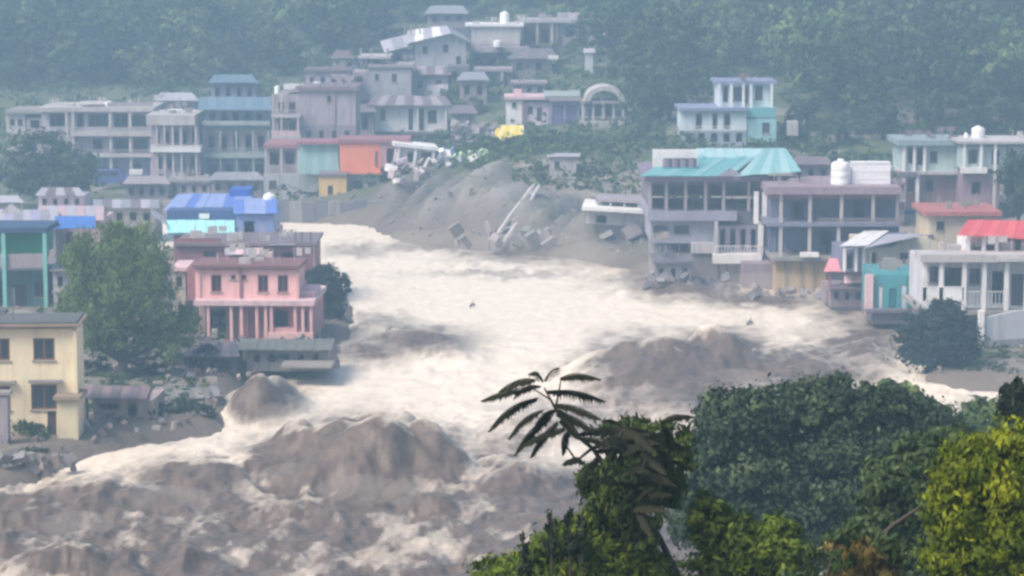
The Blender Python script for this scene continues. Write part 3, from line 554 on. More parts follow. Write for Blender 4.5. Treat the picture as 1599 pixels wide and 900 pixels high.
for i in range(8): b.slab(432 + i * 20, 451.5 + i * 20, 313 + (i % 3) * 2, 352, .0, 1.2, [DCONC, STONE, MAROON][i % 3] if i % 3 < 2 else DCONC, 'wall_block')
# ---- broken pale house, rubble
def rubble(name, label, cx, cy_, d, w_, h_, n, mats, cat='rubble', seed=1, szr=(.4, 1.5)):
    rr = random.Random(seed); c = P(cx, cy_, d); g_ = GT(cx, cy_ + h_ * .3, .2, 140, 400); c = P(cx, cy_, min(d, g_.y)) if abs(g_.y - d) < 60 else c; k = K(c); root = empty(name, c, 0, label, cat)
    for i in range(n):
        a, bb, cc = rr.uniform(*szr), rr.uniform(.15, .35) if i % 2 else rr.uniform(.3, .8), rr.uniform(*szr) * .8
        px = rr.uniform(-.5, .5) * w_ / k; pz = rr.uniform(-.5, .5) * h_ / k; M = Matrix.Translation((px, rr.uniform(-1, 2), pz)) @ Euler((rr.uniform(-.8, .8), rr.uniform(-.8, .8), rr.uniform(-1.5, 1.5))).to_matrix().to_4x4()
        MB().box(-a / 2, a / 2, -bb / 2, bb / 2, -cc / 2, cc / 2, M).build('slab_fragment', mats[i % len(mats)], root)
    return root
b = Bld('collapsing_pink_house', 'pale pink house breaking apart at the top of the landslide', 'house', 596, 682, 292, 289, yaw=6)
PB = wallm('pale_broken', (.66, .54, .60), .5)
b.body(612, 672, 232, 262, 5, PB, [(630, 640, 238, 254, 'o'), (652, 668, 236, 256, 'o')], name='upper_wall'); b.root.rotation_euler = (0, R(7), R(6))
b.body(618, 660, 262.4, 296, 4, PB, [(628, 650, 268, 284, 'o')], y=.6, name='lower_wall'); b.slab(606, 676, 226, 231.6, -.6, 5, WHITE, 'roof_slab'); b.slab(612, 664, 284, 290, -1.4, .4, WHITE, 'hanging_slab'); b.posts([616, 642, 670], 232, 290, 4, WHITE, y=-.4)
rubble('rubble_heap', 'broken pale slabs spilling from the collapsing pink house', 650, 275, 287, 80, 50, 26, [PB, LILAC, DCONC, WHITE], seed=3)
rubble('scattered_rubbish', 'green, blue and white rubbish at the top of the slide below the yellow tarpaulin', 722, 247, 285, 70, 20, 18, [flat('lime_cloth', (.45, .6, .35)), BLUEL, WHITE, SAGE], seed=5, szr=(.4, 1.3))
b = Bld('fallen_pylon', 'pale fallen steel frame lying down the landslide slope', 'fallen frame', 772, 832, 378, 262)
p0 = GT(778, 380, .5); p1 = GT(838, 290, .9); b.root.location = p0
dv = p1 - p0; side = Vector((1.0, .1, -.1))
for s_ in (-.55, .55): MB().tube([side * s_, side * s_ + dv * .45, side * s_ * .5 + dv], [.3, .26, .2], 6).build('chord', PALE, b.root)
for i in range(6):
    t = .08 + i * .15; MB().tube([side * -.55 + dv * t, side * .55 + dv * (t + .06)], .16, 6).build('cross_brace', PALE, b.root)
b = Bld('fallen_slab_house', 'tilted pale concrete slab house slipping into the river left of the open frame', 'collapsed house', 908, 1012, 362, GT(960, 366, .2).y - 1.2, yaw=-4)
b.body(914, 1008, 332, 352, 6, wallm('slip_grey', (.50, .47, .48)), [(930, 946, 338, 350, 'o')]); b.slab(908, 1014, 326, 331.6, -1.2, 6.5, WHITE, 'fallen_slab'); b.slab(926, 1004, 312, 316, .5, 6, LILAC, 'roof_slab'); b.posts([930, 950, 972, 994], 316, 326, 3, PALE, y=.6); b.plinth(914, 1008, 352, 6, drop=6); b.root.rotation_euler = (0, R(3), R(-4))
rubble('slide_rubble', 'grey boulders and slabs at the foot of the landslide', 860, 372, 256, 300, 26, 40, [STONE, LILAC, CONC], seed=9, szr=(.5, 1.8))
rubble('bank_rubble', 'grey and pale rubble heaped on the bank under the yellow house', 190, 668, 158, 170, 14, 12, [STONE, wallm('mud_stone', (.30, .25, .23)), wallm('mauve_stone', (.24, .2, .19), .6), DCONC], seed=12, szr=(.2, .7))
rubble('mud_rubble', 'muddy stones along the water edge at the far left', 50, 725, 150, 110, 30, 26, [STONE, wallm('mauve_stone', (.24, .2, .19), .6)], seed=15, szr=(.3, 1.0))
b = Bld('slope_hut', 'small pale hut stranded on the green slope above the slide', 'hut', 856, 905, 274, GT(880, 276).y - 1.5)
b.body(858, 900, 246, 280, 4, wallm('hut_grey', (.46, .42, .44)), [(866, 874, 252, 264, 'w')]); b.tin(854, 906, 245, 240, -.3, 4.3, [PALET], n=4); b.plinth(858, 900, 280, 4)
# ---- hillside houses, centre
b = Bld('white_hill_house', 'white bungalow with dark doors under a dull brown roof', 'bungalow', 580, 702, 214, 330)
b.body(584, 698, 166, 206, 8, WHITE, [(594, 602, 170, 188, 'w'), (638, 645, 170, 204, 'd'), (654, 662, 170, 204, 'd'), (668, 682, 172, 192, 'w')]); b.tin(572, 708, 165, 150, -1.2, 7.5, [BROWNT, wallm('dull_mauve', (.34, .29, .33))], x0b=585, x1b=695); b.slab(584, 700, 206.2, 211, -1, 8, DCONC, 'veranda'); b.plinth(584, 698, 210, 8); b.posts([586, 652, 696], 166, 206, 3, WHITE, y=-.8)
b = Bld('grey_blank_house', 'tall blank grey house behind and above the white bungalow', 'house', 575, 645, 170, 345)
b.body(577, 642, 106, 175, 8, wallm('greyer', (.40, .38, .42)), [(586, 592, 116, 126, 'w'), (612, 620, 116, 128, 'w')]); b.slab(574, 646, 101, 105.8, -.3, 8.3, LILAC, 'roof_slab'); b.slab(560, 610, 88, 92, 0, 8, PALE, 'upper_slab'); b.posts([564, 580, 606], 76, 101, 3, LILAC, y=.5); b.plinth(577, 642, 175, 8)
b.body(545, 577, 112, 175, 6, wallm('hazy_pink', (.42, .34, .42)), [(554, 566, 120, 134, 'o')], y=1, name='side_wall')
b = Bld('grey_step_house', 'grey stepped house to the right of the blank grey house', 'house', 640, 735, 165, 350)
b.body(644, 700, 118, 170, 7, LILAC, [(652, 660, 126, 138, 'o'), (680, 690, 126, 140, 'w')]); b.tin(640, 706, 117, 104, -.6, 6.5, [BROWNT, LILAC], n=5); b.body(698, 732, 104, 170, 6, DCONC, [(706, 714, 112, 124, 'o'), (718, 726, 112, 124, 'o')], y=1, name='side_wall'); b.tin(660, 700, 150, 130, -2.5, .4, [wallm('greyer', (.40, .38, .42))], x0b=668); b.plinth(644, 732, 170, 7)
b = Bld('gable_hill_house', 'pale house with light sloping tin roof at the top of the village', 'house', 605, 735, 110, 362, yaw=5)
b.body(648, 728, 66, 108, 7, wallm('dove', (.52, .50, .54)), [(692, 700, 70, 82, 'w'), (660, 668, 72, 84, 'w'), (712, 720, 88, 104, 'd')]); b.gable(648, 728, 52, 65.8, 0, wallm('dove', (.52, .50, .54)), xt=704); b.tin(632, 704, 69, 48, -1, 7.6, [PALET, WHITE], yf1=52, yk1=40, x0b=644, x1b=706); b.tin(704, 736, 52, 40, -1, 7.6, [GREYT], yf1=68, yk1=58, n=3)
b.body(606, 647, 80, 108, 6, wallm('hazy_slate', (.22, .24, .34)), [(614, 640, 86, 106, 'o')], y=.5, name='lean_to_wall'); b.tin(600, 650, 82, 64, -.4, 6, [PALET, GREYT], yf1=70, yk1=52); b.plinth(606, 728, 108, 7); b.posts([636, 646, 660], 38, 56, 2, CONC, y=4, name='rod')
b = Bld('boxy_hill_house', 'flat pale boxy house with slab roof to the right of the sloping tin roof', 'house', 728, 820, 98, 368)
b.body(736, 812, 42, 68, 8, PALE, name='upper_wall'); b.slab(728, 826, 74, 82, -2.5, 8, LILAC, 'roof_slab'); b.body(736, 812, 82.2, 115, 7, wallm('greyer', (.40, .38, .42)), windows(738, 812, 4, 90, 106, .45, 'o'), name='lower_wall'); b.slab(726, 818, 38, 41.8, -.4, 8.3, WHITE, 'parapet'); b.slab(726, 735, 42, 74, 0, .5, DCONC, 'shaft'); b.body(736, 812, 68.2, 74, 7, LILAC, name='middle_wall'); b.plinth(736, 812, 115, 7)
tank(788, 38, 372, 15, 20, 'white round tank on top of the boxy hill house'); tank(777, 74, 365, 14, 11, 'small white tank on the lower slab of the boxy hill house')
b = Bld('brick_hill_house', 'brown brick house with open bays right of the boxy hill house', 'house', 812, 935, 92, 374)
b.body(814, 872, 36, 72, 7, BRICK, [(820, 836, 44, 68, 'o'), (844, 858, 44, 68, 'o')]); b.slab(810, 900, 30, 35.8, -.5, 7, PALE, 'roof_slab'); b.posts([816, 839, 862], 36, 72, 3.5, PALE, y=-.3); b.body(873, 930, 34, 72, 7, wallm('hazy_brown', (.38, .30, .34)), [(882, 894, 42, 58, 'o'), (904, 914, 42, 58, 'w')], y=.6, name='side_wall'); b.tin(870, 936, 33, 20, 0, 7, [GREYT, LILAC]); b.plinth(814, 930, 72, 7)
b = Bld('dark_roof_cottage', 'grey cottage under a dark overhanging roof below the brick hill house', 'cottage', 790, 872, 122, 356)
b.body(798, 862, 92, 122, 6, LILAC, [(806, 816, 98, 110, 'w'), (836, 846, 98, 110, 'w')]); b.tin(790, 872, 92, 76, -1, 6, [DCONC, BROWNT], x0b=810, x1b=862); b.slab(856, 872, 88, 93, -1.4, .4, WHITE, 'water_trough'); b.plinth(798, 862, 122, 6)
b = Bld('column_ruin', 'grey unfinished wall with open bays under the boxy hill house', 'unfinished building', 742, 802, 150, 352)
b.body(744, 796, 112, 150, 5, DCONC, windows(744, 796, 3, 118, 142, .55, 'o')); b.slab(740, 800, 107, 111.8, -.4, 5, LILAC, 'roof_slab'); b.posts([748, 784], 112, 150, 4, PALE, y=-.3); b.plinth(744, 796, 150, 5)
b = Bld('pink_white_house', 'small pink and white house with a roof turret above the yellow tarpaulin', 'house', 788, 858, 197, 326)
b.body(790, 817, 156, 196, 6, WHITE, [(800, 806, 160, 168, 'w')]); b.body(818, 857, 160, 196, 6, wallm('rose_white', (.70, .58, .66)), [(838, 846, 168, 190, 'd'), (824, 832, 166, 178, 'w')], y=.3, name='side_wall'); b.slab(787, 860, 151, 155.8, -.4, 6.3, PINKL, 'roof_slab'); b.body(802, 814, 140, 151, 1.2, PINKL, y=1, name='turret'); b.posts([817], 156, 196, 4, MAROON, y=-.15, name='corner_post'); b.plinth(790, 857, 196, 6)
b = Bld('violet_garage', 'row of dark violet shutters under a flat roof beside the pink and white house', 'garage', 857, 906, 195, 325)
b.body(858, 904, 158, 194, 6, wallm('violet_wall', (.28, .25, .42)), [(862, 880, 164, 194, 'd', wallm('violet_shutter', (.12, .11, .24))), (884, 901, 164, 194, 'd', wallm('violet_shutter', (.12, .11, .24)))]); b.slab(856, 908, 153, 157.8, -.7, 6.3, LILAC, 'roof_slab'); b.tin(850, 906, 151, 142, 0, 6, [SAGE]); b.plinth(858, 904, 194, 6)
# arched pavilion
b = Bld('domed_pavilion', 'pale pavilion with a rounded arched roof and open columns', 'pavilion', 905, 978, 200, 322)
vs = []; fs = []; r_ = b.X(972) - b.X(941); nA = 14
for yy in (-.6, 6):
    for rad in (r_, r_ * .72):
        for i in range(nA + 1):
            a = math.pi * i / nA; vs.append((b.X(944) + rad * math.cos(a), yy, b.Z(158) + rad * .75 * math.sin(a)))
q = nA + 1
for i in range(nA):
    fs += [(i, q + i, q + i + 1, i + 1), (2 * q + i, 2 * q + i + 1, 3 * q + i + 1, 3 * q + i), (i, i + 1, 2 * q + i + 1, 2 * q + i), (q + i, 3 * q + i, 3 * q + i + 1, q + i + 1)]
MB().add(vs, fs).build('arched_roof', PALE, b.root)
b.slab(908, 976, 158.2, 162, -.4, 6, LILAC, 'ring_beam'); b.posts([910, 926, 942, 958, 973], 162, 196, 4, PALE, y=0); b.body(912, 972, 164, 196, 4, wallm('hazy_slate', (.22, .24, .34)), [(918, 934, 168, 190, 'o'), (948, 962, 168, 190, 'o')], y=1.5); b.slab(905, 984, 190, 204, -1.2, 5.6, PALE, 'terrace'); b.posts([968, 982], 204, 232, 5, PALE, y=-1, name='pier'); b.plinth(908, 976, 204, 5)
b.rail(905, 984, 183, 190, PALE, y=-1.1); b.slab(938, 942, 140, 158, -.4, -.1, DCONC, 'mullion')
b = Bld('yellow_tarpaulin', 'bright yellow tarpaulin spread on the slope below the pink and white house', 'tarpaulin', 763, 820, 221, min(316, GT(790, 222, .3).y - .5))
b.tin(764, 818, 220, 196, 0, 3.5, [YEL, flat('light_yellow', (.85, .74, .3))], n=6, x0b=778, x1b=818, name='tarp_fold')
b = Bld('white_hill_marker', 'narrow whitish hut wall standing alone in the hill trees', 'hut', 908, 932, 112, 350)
b.body(914, 926, 84, 116, 2, wallm('pale_mist', (.5, .52, .56))); b.tin(911, 929, 83, 76, -.2, 2.2, [PALET], n=2)
# ---- infill of small village houses
def hut(name, label, x0, x1, yt, yb, d, mat, roof, kind='flat', cat='house', dep=5, n=2, yaw=0, st=1):
    b = Bld(name, label, cat, x0, x1, yb, d, yaw); H_ = yb - yt; hs = []
    for k_ in range(st):
        ya = yt + H_ * (k_ + .22) / st; yz = yt + H_ * (k_ + .72) / st; hs += windows(x0 + 1, x1 - 1, n, ya, yz, .4, 'w' if (k_ + int(x0)) % 2 else 'o')
    b.body(x0, x1, yt, yb + 6, dep, mat, hs)
    for k_ in range(1, st): b.slab(x0 - 2, x1 + 2, yt + H_ * k_ / st - 1.5, yt + H_ * k_ / st + 1.5, -.9, -.01, CONC, 'balcony_slab')
    if kind == 'flat': b.slab(x0 - 3, x1 + 3, yt - 4, yt - .3, -.4, dep + .2, roof, 'roof_slab'); b.clutter(x0, x1, yt - 4, 7, seed=int(x1))
    else: b.tin(x0 - 5, x1 + 5, yt - .5, yt - 13, -.8, dep, [roof, BROWNT] if kind == 'tin2' else roof, x0b=x0 + (x1 - x0) * .08, x1b=x1 - (x1 - x0) * .08)
    b.plinth(x0, x1, yb + 6, dep); return b
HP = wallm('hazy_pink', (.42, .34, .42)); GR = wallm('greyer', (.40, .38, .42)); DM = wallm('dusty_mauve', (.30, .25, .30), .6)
hut('hill_cottage', 'faint grey cottage in the trees up and left of the sloping tin roof house', 520, 572, 92, 118, 366, GR, BROWNT, 'tin', n=3)
hut('hill_cottage', 'faint lilac cottage high above the sloping tin roof house', 668, 728, 22, 38, 392, LILAC, GREYT, 'tin', n=3)
hut('hill_cottage', 'dusky cottage squeezed between the tall lilac block and the white bungalow', 556, 584, 176, 214, 326, DM, BROWNT, 'tin', n=1)
hut('hill_cottage', 'low mauve cottage under the dark roofed cottage', 800, 852, 132, 150, 345, DM, LILAC, 'flat', n=3)
hut('hill_cottage', 'small grey cottage with brown tin roof right of the white bungalow', 704, 742, 178, 206, 326, GR, BROWNT, 'tin', n=2)
hut('hill_cottage', 'pinkish brick cottage with tin roof right of the grey stepped house', 718, 760, 126, 158, 342, wallm('hazy_brown', (.38, .30, .34)), GREYT, 'tin', n=2)
hut('hill_cottage', 'lone grey cottage in the trees at the right end of the hilltop row', 930, 968, 56, 78, 372, GR, LILAC, 'tin', n=2)
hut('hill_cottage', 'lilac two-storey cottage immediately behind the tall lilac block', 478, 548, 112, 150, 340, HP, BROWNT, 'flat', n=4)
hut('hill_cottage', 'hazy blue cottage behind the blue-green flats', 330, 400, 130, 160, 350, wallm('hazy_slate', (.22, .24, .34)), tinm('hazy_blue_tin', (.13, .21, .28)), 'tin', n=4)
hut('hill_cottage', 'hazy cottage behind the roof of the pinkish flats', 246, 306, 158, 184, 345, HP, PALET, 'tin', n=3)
hut('row_house', 'grey-lilac row house beyond the blue roofs, near the blue van', 196, 262, 288, 312, 296, DM, LILAC, 'tin', n=4)
hut('row_house', 'low pinkish row house behind the tree and the roof tarpaulin', 60, 130, 306, 326, 280, HP, PALET, 'tin2', n=4)
hut('row_house', 'dusky row house to the left of the lower lilac annex', 330, 410, 282, 304, 298, DM, GREYT, 'tin', n=4)
hut('row_house', 'lilac row house with flat roof between the van and the blue roofs', 262, 328, 286, 306, 300, LILAC, CONC, 'flat', n=4)
hut('bank_house', 'brown house on the slope right of the teal roofs', 1236, 1296, 258, 292, 262, DM, BROWNT, 'tin', n=3)
hut('bank_house', 'violet-brown house between the white tanks and the rear pale teal house', 1390, 1412, 290, 340, 256, DM, BROWNT, 'flat', n=1, st=2)
hut('bank_house', 'small mud-stained house at the waterline under the open bays of the hall', 1022, 1080, 412, 446, 225, wallm('mud_wall', (.28, .25, .27)), DCONC, 'flat', n=3)
hut('bank_house', 'mud-stained shed below the pink awning wreck', 1296, 1350, 452, 474, 213.5, wallm('mauve_base', (.28, .22, .26)), BROWNT, 'tin', n=3)
hut('lane_house', 'small brown house with tin roof behind the leafy tree beside the cream outhouse', 228, 268, 440, 500, 208, DM, BROWNT, 'tin', n=2, st=2)
hut('lane_house', 'greyish house with brown roof between the green building and the leafy tree', 84, 126, 424, 490, 205, GR, BROWNT, 'tin', n=2, st=2)
rubble('bank_debris', 'brown timber and slabs strewn at the foot of the pink house', 400, 538, 193, 200, 14, 40, [DCONC, STONE, WOOD], seed=21, szr=(.2, .7))
rubble('bank_debris', 'dark debris under the open concrete frame at the water edge', 1250, 462, 221, 170, 18, 36, [DCONC, STONE, wallm('mud_stone', (.30, .25, .23))], seed=23, szr=(.3, .9))
rubble('bank_debris', 'grey debris heap below the teal-roofed hall', 1080, 445, 224, 150, 26, 34, [DCONC, STONE, wallm('mud_stone', (.30, .25, .23))], seed=25, szr=(.3, 1.0))
rubble('bank_debris', 'broken slabs around the lower hill cottages right of the white bungalow', 745, 205, 318, 70, 22, 30, [LILAC, STONE, CONC, HP], seed=27, szr=(.4, 1.2))
rubble('bank_debris', 'muddy debris between the riverside shed and the collapsed shed', 330, 588, 174, 150, 10, 14, [DCONC, WOOD, wallm('mud_stone', (.30, .25, .23))], seed=29, szr=(.2, .6))
# ---- right bank
b = Bld('blue_white_house', 'pale blue and white two-tier house with dark window bays above the teal roofs', 'house', 1062, 1248, 226, 296)
b.body(1122, 1206, 132, 168, 7, wallm('blue_white', (.62, .72, .78)), [(1128, 1136, 136, 160, 'o'), (1144, 1158, 136, 158, 'w'), (1162, 1168, 134, 166, 'o'), (1178, 1190, 134, 156, 'w')], y=2, name='upper_wall'); b.slab(1116, 1212, 127, 131.8, 1.4, 9.3, wallm('hazy_blue', (.22, .25, .40)), 'roof_slab')
b.posts([1122, 1141, 1160, 1172, 1204], 132, 170, 3.5, WHITE, y=1.2); b.slab(1164, 1212, 168.4, 184, .4, 3, TEALT, 'sunshade'); b.body(1064, 1165, 174, 204, 8, wallm('blue_white', (.62, .72, .78)), [(1086, 1096, 178, 202, 'o'), (1112, 1120, 178, 202, 'o'), (1130, 1140, 178, 202, 'o')], name='lower_wall'); b.body(1165.4, 1212, 186, 222, 7, wallm('aqua_wall', (.30, .55, .60)), [(1190, 1202, 192, 208, 'w')], y=.2, name='side_wall')
b.slab(1060, 1168, 169, 173.8, -.6, 8, wallm('hazy_blue', (.22, .25, .40)), 'floor_slab'); b.body(1064, 1165, 204.2, 230, 8, wallm('blue_grey', (.36, .42, .50)), windows(1066, 1164, 5, 208, 222, .5, 'o'), name='base_wall'); b.rail(1062, 1166, 197, 204, WHITE, y=-.5); b.slab(1230, 1246, 190, 212, 0, 2, PALE, 'tank_box'); b.plinth(1064, 1212, 228, 8)
b = Bld('teal_roofed_hall', 'wide hall with overlapping teal tin roofs and open bays over the river', 'hall', 1002, 1250, 402, 231)
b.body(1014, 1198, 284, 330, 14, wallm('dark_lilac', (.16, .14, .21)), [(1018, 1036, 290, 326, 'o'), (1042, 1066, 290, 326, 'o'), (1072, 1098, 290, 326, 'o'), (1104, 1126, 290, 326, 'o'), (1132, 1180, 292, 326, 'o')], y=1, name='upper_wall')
b.posts([1014, 1040, 1070, 1101, 1129, 1168], 284, 330, 4.5, LILAC, y=-.2); b.slab(1010, 1150, 330.4, 345, -.4, 12, wallm('slate_mauve', (.30, .29, .38)), 'floor_slab'); b.slab(1140, 1196, 330.2, 352, .5, 12, DCONC, 'floor_slab'); b.slab(1006, 1200, 276, 283.8, -.6, 14, wallm('violet_beam', (.24, .18, .28)), 'beam')
b.tin(998, 1140, 275, 236, -1.2, 16, [TEALT, TEALT, tinm('mid_teal_tin', (.24, .48, .50), .2)], x0b=1060, x1b=1190, n=9); b.tin(1150, 1250, 275, 232, -1.4, 14, [TEALL, tinm('mid_teal_tin', (.24, .48, .50), .2)], x0b=1190, x1b=1225, n=6, yf1=268); b.gable(1118, 1160, 262, 275.6, -1.3, wallm('slate_mauve', (.30, .29, .38)))
b.tin(1085, 1215, 252, 232, 9.5, 16, [BLUEW, TEALL], n=8, x1b=1200)
b.body(1016, 1118, 345.4, 380, 10, wallm('slate_mauve2', (.33, .33, .40)), [(1020, 1044, 352, 374, 'o'), (1052, 1076, 352, 366, 'w')], name='lower_wall', y=.4); b.slab(1080, 1118, 380.2, 396, -.6, 8, PALE, 'landing'); b.posts([1118, 1186], 346, 410, 5, PALE, y=-1.0); b.body(1120, 1184, 352.4, 398, 9, wallm('mauve_dark', (.22, .19, .26)), windows(1120, 1184, 4, 358, 390, .5, 'o'), name='bay_wall')
b.slab(1114, 1190, 398.2, 412, -1.6, 8, WHITE, 'balcony_slab'); b.rail(1116, 1188, 384, 398, WHITE, y=-1.5); b.posts([1180, 1193], 300, 350, 7, WHITE, y=-.9, name='duct'); b.posts([1188], 352.6, 398, 7, WHITE, y=-1.4, name='duct'); b.posts([1130, 1160, 1176], 412.2, 462, 6, LILAC, y=.2, name='pile'); b.slab(1020, 1120, 396.4, 450, .6, 9, wallm('mud_wall', (.28, .25, .27)), 'river_wall')
b.slab(1136, 1172, 412.4, 462, 1.2, 8, wallm('grey_lilac', (.40, .39, .44), .6), 'river_wall')
b.slab(1018, 1088, 234, 262, 5, 5.4, WHITE, 'parapet'); b.slab(1034, 1090, 262, 270, 3.2, 4.6, TEALW, 'planter')
for i in range(4):
    c_ = P(1042 + i * 13, 262, 234.8); o = empty('roof_drum', c_, 0, ['dark mauve drum in the teal planter, leftmost of four', 'dark mauve drum in the teal planter, second from its left end', 'dark mauve drum in the teal planter, second from its right end', 'dark mauve drum in the teal planter, rightmost of four'][i], 'drum', 'drums on the teal roof')
    MB().lathe([(.42, 0), (.44, .1), (.42, .35), (.44, .4), (.42, .7), (.44, .8)], 14).build('shell', wallm('drum_mauve', (.22, .17, .24)), o); MB().lathe([(.36, .81), (.36, .86)], 12).build('lid', DCONC, o)
b = Bld('open_concrete_frame', 'long unfinished concrete frame with tall columns and water tanks on top', 'unfinished building', 1200, 1402, 458, 225)
b.slab(1196, 1404, 292, 304, -.6, 10, wallm('brown_violet', (.30, .22, .28)), 'roof_slab'); b.slab(1196, 1404, 348, 354, -.4, 10, wallm('slab_blue', (.20, .20, .30)), 'floor_slab'); b.slab(1198, 1402, 304.3, 310, .2, 1, MAROON, 'beam')
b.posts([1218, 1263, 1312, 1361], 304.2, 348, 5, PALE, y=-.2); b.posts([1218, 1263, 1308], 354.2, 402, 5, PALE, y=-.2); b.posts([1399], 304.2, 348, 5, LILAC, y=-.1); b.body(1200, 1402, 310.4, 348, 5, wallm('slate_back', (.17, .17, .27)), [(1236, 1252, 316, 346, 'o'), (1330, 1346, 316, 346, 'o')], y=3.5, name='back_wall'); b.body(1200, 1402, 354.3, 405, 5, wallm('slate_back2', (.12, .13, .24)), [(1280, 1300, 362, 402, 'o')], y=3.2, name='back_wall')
b.slab(1204, 1330, 402.3, 408, -.8, 9, CONC, 'deck'); b.slab(1250, 1278, 396, 402, -1.3, -.3, WHITE, 'column_footing'); b.body(1210, 1290, 408.3, 462, 7, OCHRE, name='foundation_wall'); b.posts([1226, 1250, 1270], 409, 460, 3, wallm('dark_ochre', (.3, .22, .14)), y=-.2, name='buttress'); b.slab(1291, 1362, 408.3, 470, 1, 7, wallm('mauve_base', (.28, .22, .26)), 'base_wall'); b.rail(1276, 1400, 341, 348, LILAC, y=-.3)
b.slab(1160, 1209, 412, 462, 2, 7, wallm('mauve_base', (.28, .22, .26)), 'base_wall')
tank(1312, 292, 227, 30, 43, 'big upright white tank on the open concrete frame'); tank(1360, 292, 227, 60, 37, 'large rectangular white tank beside the upright tank', kind='box')
b = Bld('rear_terrace_house', 'pale teal house with white pillars behind the open frame at right', 'house', 1404, 1500, 334, 262)
b.body(1408, 1496, 228, 268, 7, wallm('mist_teal', (.42, .54, .54)), [(1416, 1424, 232, 256, 'o'), (1430, 1440, 232, 258, 'o'), (1450, 1462, 236, 254, 'w')]); b.slab(1400, 1500, 219, 227.6, -.8, 7, wallm('slate_teal', (.26, .34, .38)), 'roof_slab'); b.posts([1410, 1426, 1442], 228, 270, 4, WHITE, y=-.5); b.posts([1410, 1432], 272, 326, 5, WHITE, y=-.5); b.slab(1404, 1500, 268.2, 273, -.8, 7, PALE, 'floor_slab'); b.body(1414, 1496, 273.3, 340, 7, BRICK, [(1416, 1426, 280, 300, 'w'), (1444, 1456, 282, 300, 'o')], y=.4, name='lower_wall'); b.plinth(1408, 1496, 340, 7)
b.slab(1402, 1430, 330, 358, -1, 2, wallm('navy_wall', (.04, .09, .25)), 'lower_annex')
b = Bld('rear_flat_house', 'flat-roofed teal and brick house at the right edge behind the red roof', 'house', 1500, 1640, 336, 258)
b.body(1502, 1640, 230, 264, 7, wallm('mist_teal', (.42, .54, .54)), [(1510, 1524, 234, 256, 'o'), (1546, 1558, 234, 256, 'w'), (1572, 1584, 236, 258, 'w')]); b.slab(1496, 1640, 221, 225, -.9, 7, PALE, 'roof_slab'); b.slab(1500, 1640, 225.2, 229.8, 0, 7, wallm('slate_teal', (.26, .34, .38)), 'beam'); b.posts([1504, 1530, 1552], 225.2, 268, 4, WHITE, y=-.7); b.slab(1500, 1540, 262, 271, -.8, 0, WHITE, 'balcony_front'); b.body(1502, 1560, 271.4, 345, 6, wallm('mauve_brick', (.30, .20, .26)), [(1516, 1530, 284, 304, 'o')], name='lower_wall', y=.2); b.posts([1552], 272, 326, 4, PALE, y=-.6); b.plinth(1502, 1640, 345, 7)
tank(1527, 221, 262, 21, 24, 'white round tank on the flat-roofed teal house at right'); tank(1508, 221, 262, 6, 14, 'thin pale tank left of the white round tank at right')
b = Bld('cream_gable_house', 'cream house with grey and white striped lean-to roofs above the teal room', 'house', 1305, 1475, 424, 212, yaw=3)
b.body(1352, 1470, 382, 424, 8, wallm('soft_cream', (.66, .58, .46), .3), [(1405, 1418, 395, 418, 'w'), (1360, 1368, 394, 422, 'o')], frame=WOOD); b.tin(1308, 1352, 384, 361, -1.2, 5, [WHITE], n=4, x0b=1352, x1b=1392, yf1=384); b.tin(1345, 1420, 388, 366, -1.6, 4, [PALET], n=5, x0b=1388, x1b=1462, yf1=372)
b.tin(1312, 1392, 386, 364, -.9, 5.4, [wallm('slate_gap', (.12, .14, .24))], n=4, x0b=1360, x1b=1420, name='under_sheet'); b.gable(1398, 1472, 368, 381.8, 0, wallm('soft_cream', (.66, .58, .46), .3)); b.body(1318, 1352, 390, 424, 6, wallm('slate_back', (.17, .17, .27)), [(1322, 1332, 396, 420, 'o')], y=.8, name='porch_wall'); b.posts([1318, 1336, 1348], 388, 424, 4, WHITE, y=-.4); b.slab(1350, 1446, 424.2, 428, -.7, 8, BROWNT, 'floor_slab')
b = Bld('teal_room', 'bright teal painted room with two pale doors under the cream house', 'house', 1352, 1444, 494, 203)
b.body(1364, 1440, 428.4, 490, 7, TEALW, [(1371, 1378, 446, 482, 'd', WHITE), (1406, 1416, 444, 482, 'd', wallm('blue_white', (.62, .72, .78))), (1388, 1399, 450, 482, 'd', wallm('deep_teal', (.01, .16, .18)))]); b.posts([1357], 430, 492, 12, PINKL, y=-.3, name='corner_pier'); b.slab(1352, 1444, 484, 489, -.9, -.02, DCONC, 'veranda'); b.posts([1428, 1438], 432, 484, 3, TEALT, y=-.8); b.slab(1362, 1446, 490.3, 506, -.4, 6, DCONC, 'base_wall')
b = Bld('pink_awning_wreck', 'crumpled pink awning and pale boards hanging beside the teal room', 'wreckage', 1284, 1356, 450, 214)
b.tin(1286, 1330, 424, 404, 0, 1.8, [wallm('awning_pink', (.74, .30, .36), .2)], n=4, x0b=1294, x1b=1340); b.tin(1318, 1354, 442, 420, -.5, .8, [PINKL], n=3); b.posts([1296, 1322, 1350], 420, 470, 4, MAROON, y=.3); b.slab(1290, 1352, 446, 474, .6, 4, wallm('mauve_base', (.28, .22, .26)), 'base_wall')
b = Bld('cream_flat_block', 'cream flat block behind the red roof at right', 'building', 1440, 1560, 380, 216)
b.body(1450, 1560, 338, 385, 7, wallm('dull_sand', (.56, .47, .36)), [(1462, 1474, 346, 360, 'w')]); b.slab(1444, 1564, 331, 337.7, -.6, 7, wallm('red_edge', (.42, .14, .14)), 'roof_slab')
b = Bld('red_roofed_house', 'white house with a bright red tin roof at the right edge', 'house', 1498, 1650, 404, 196)
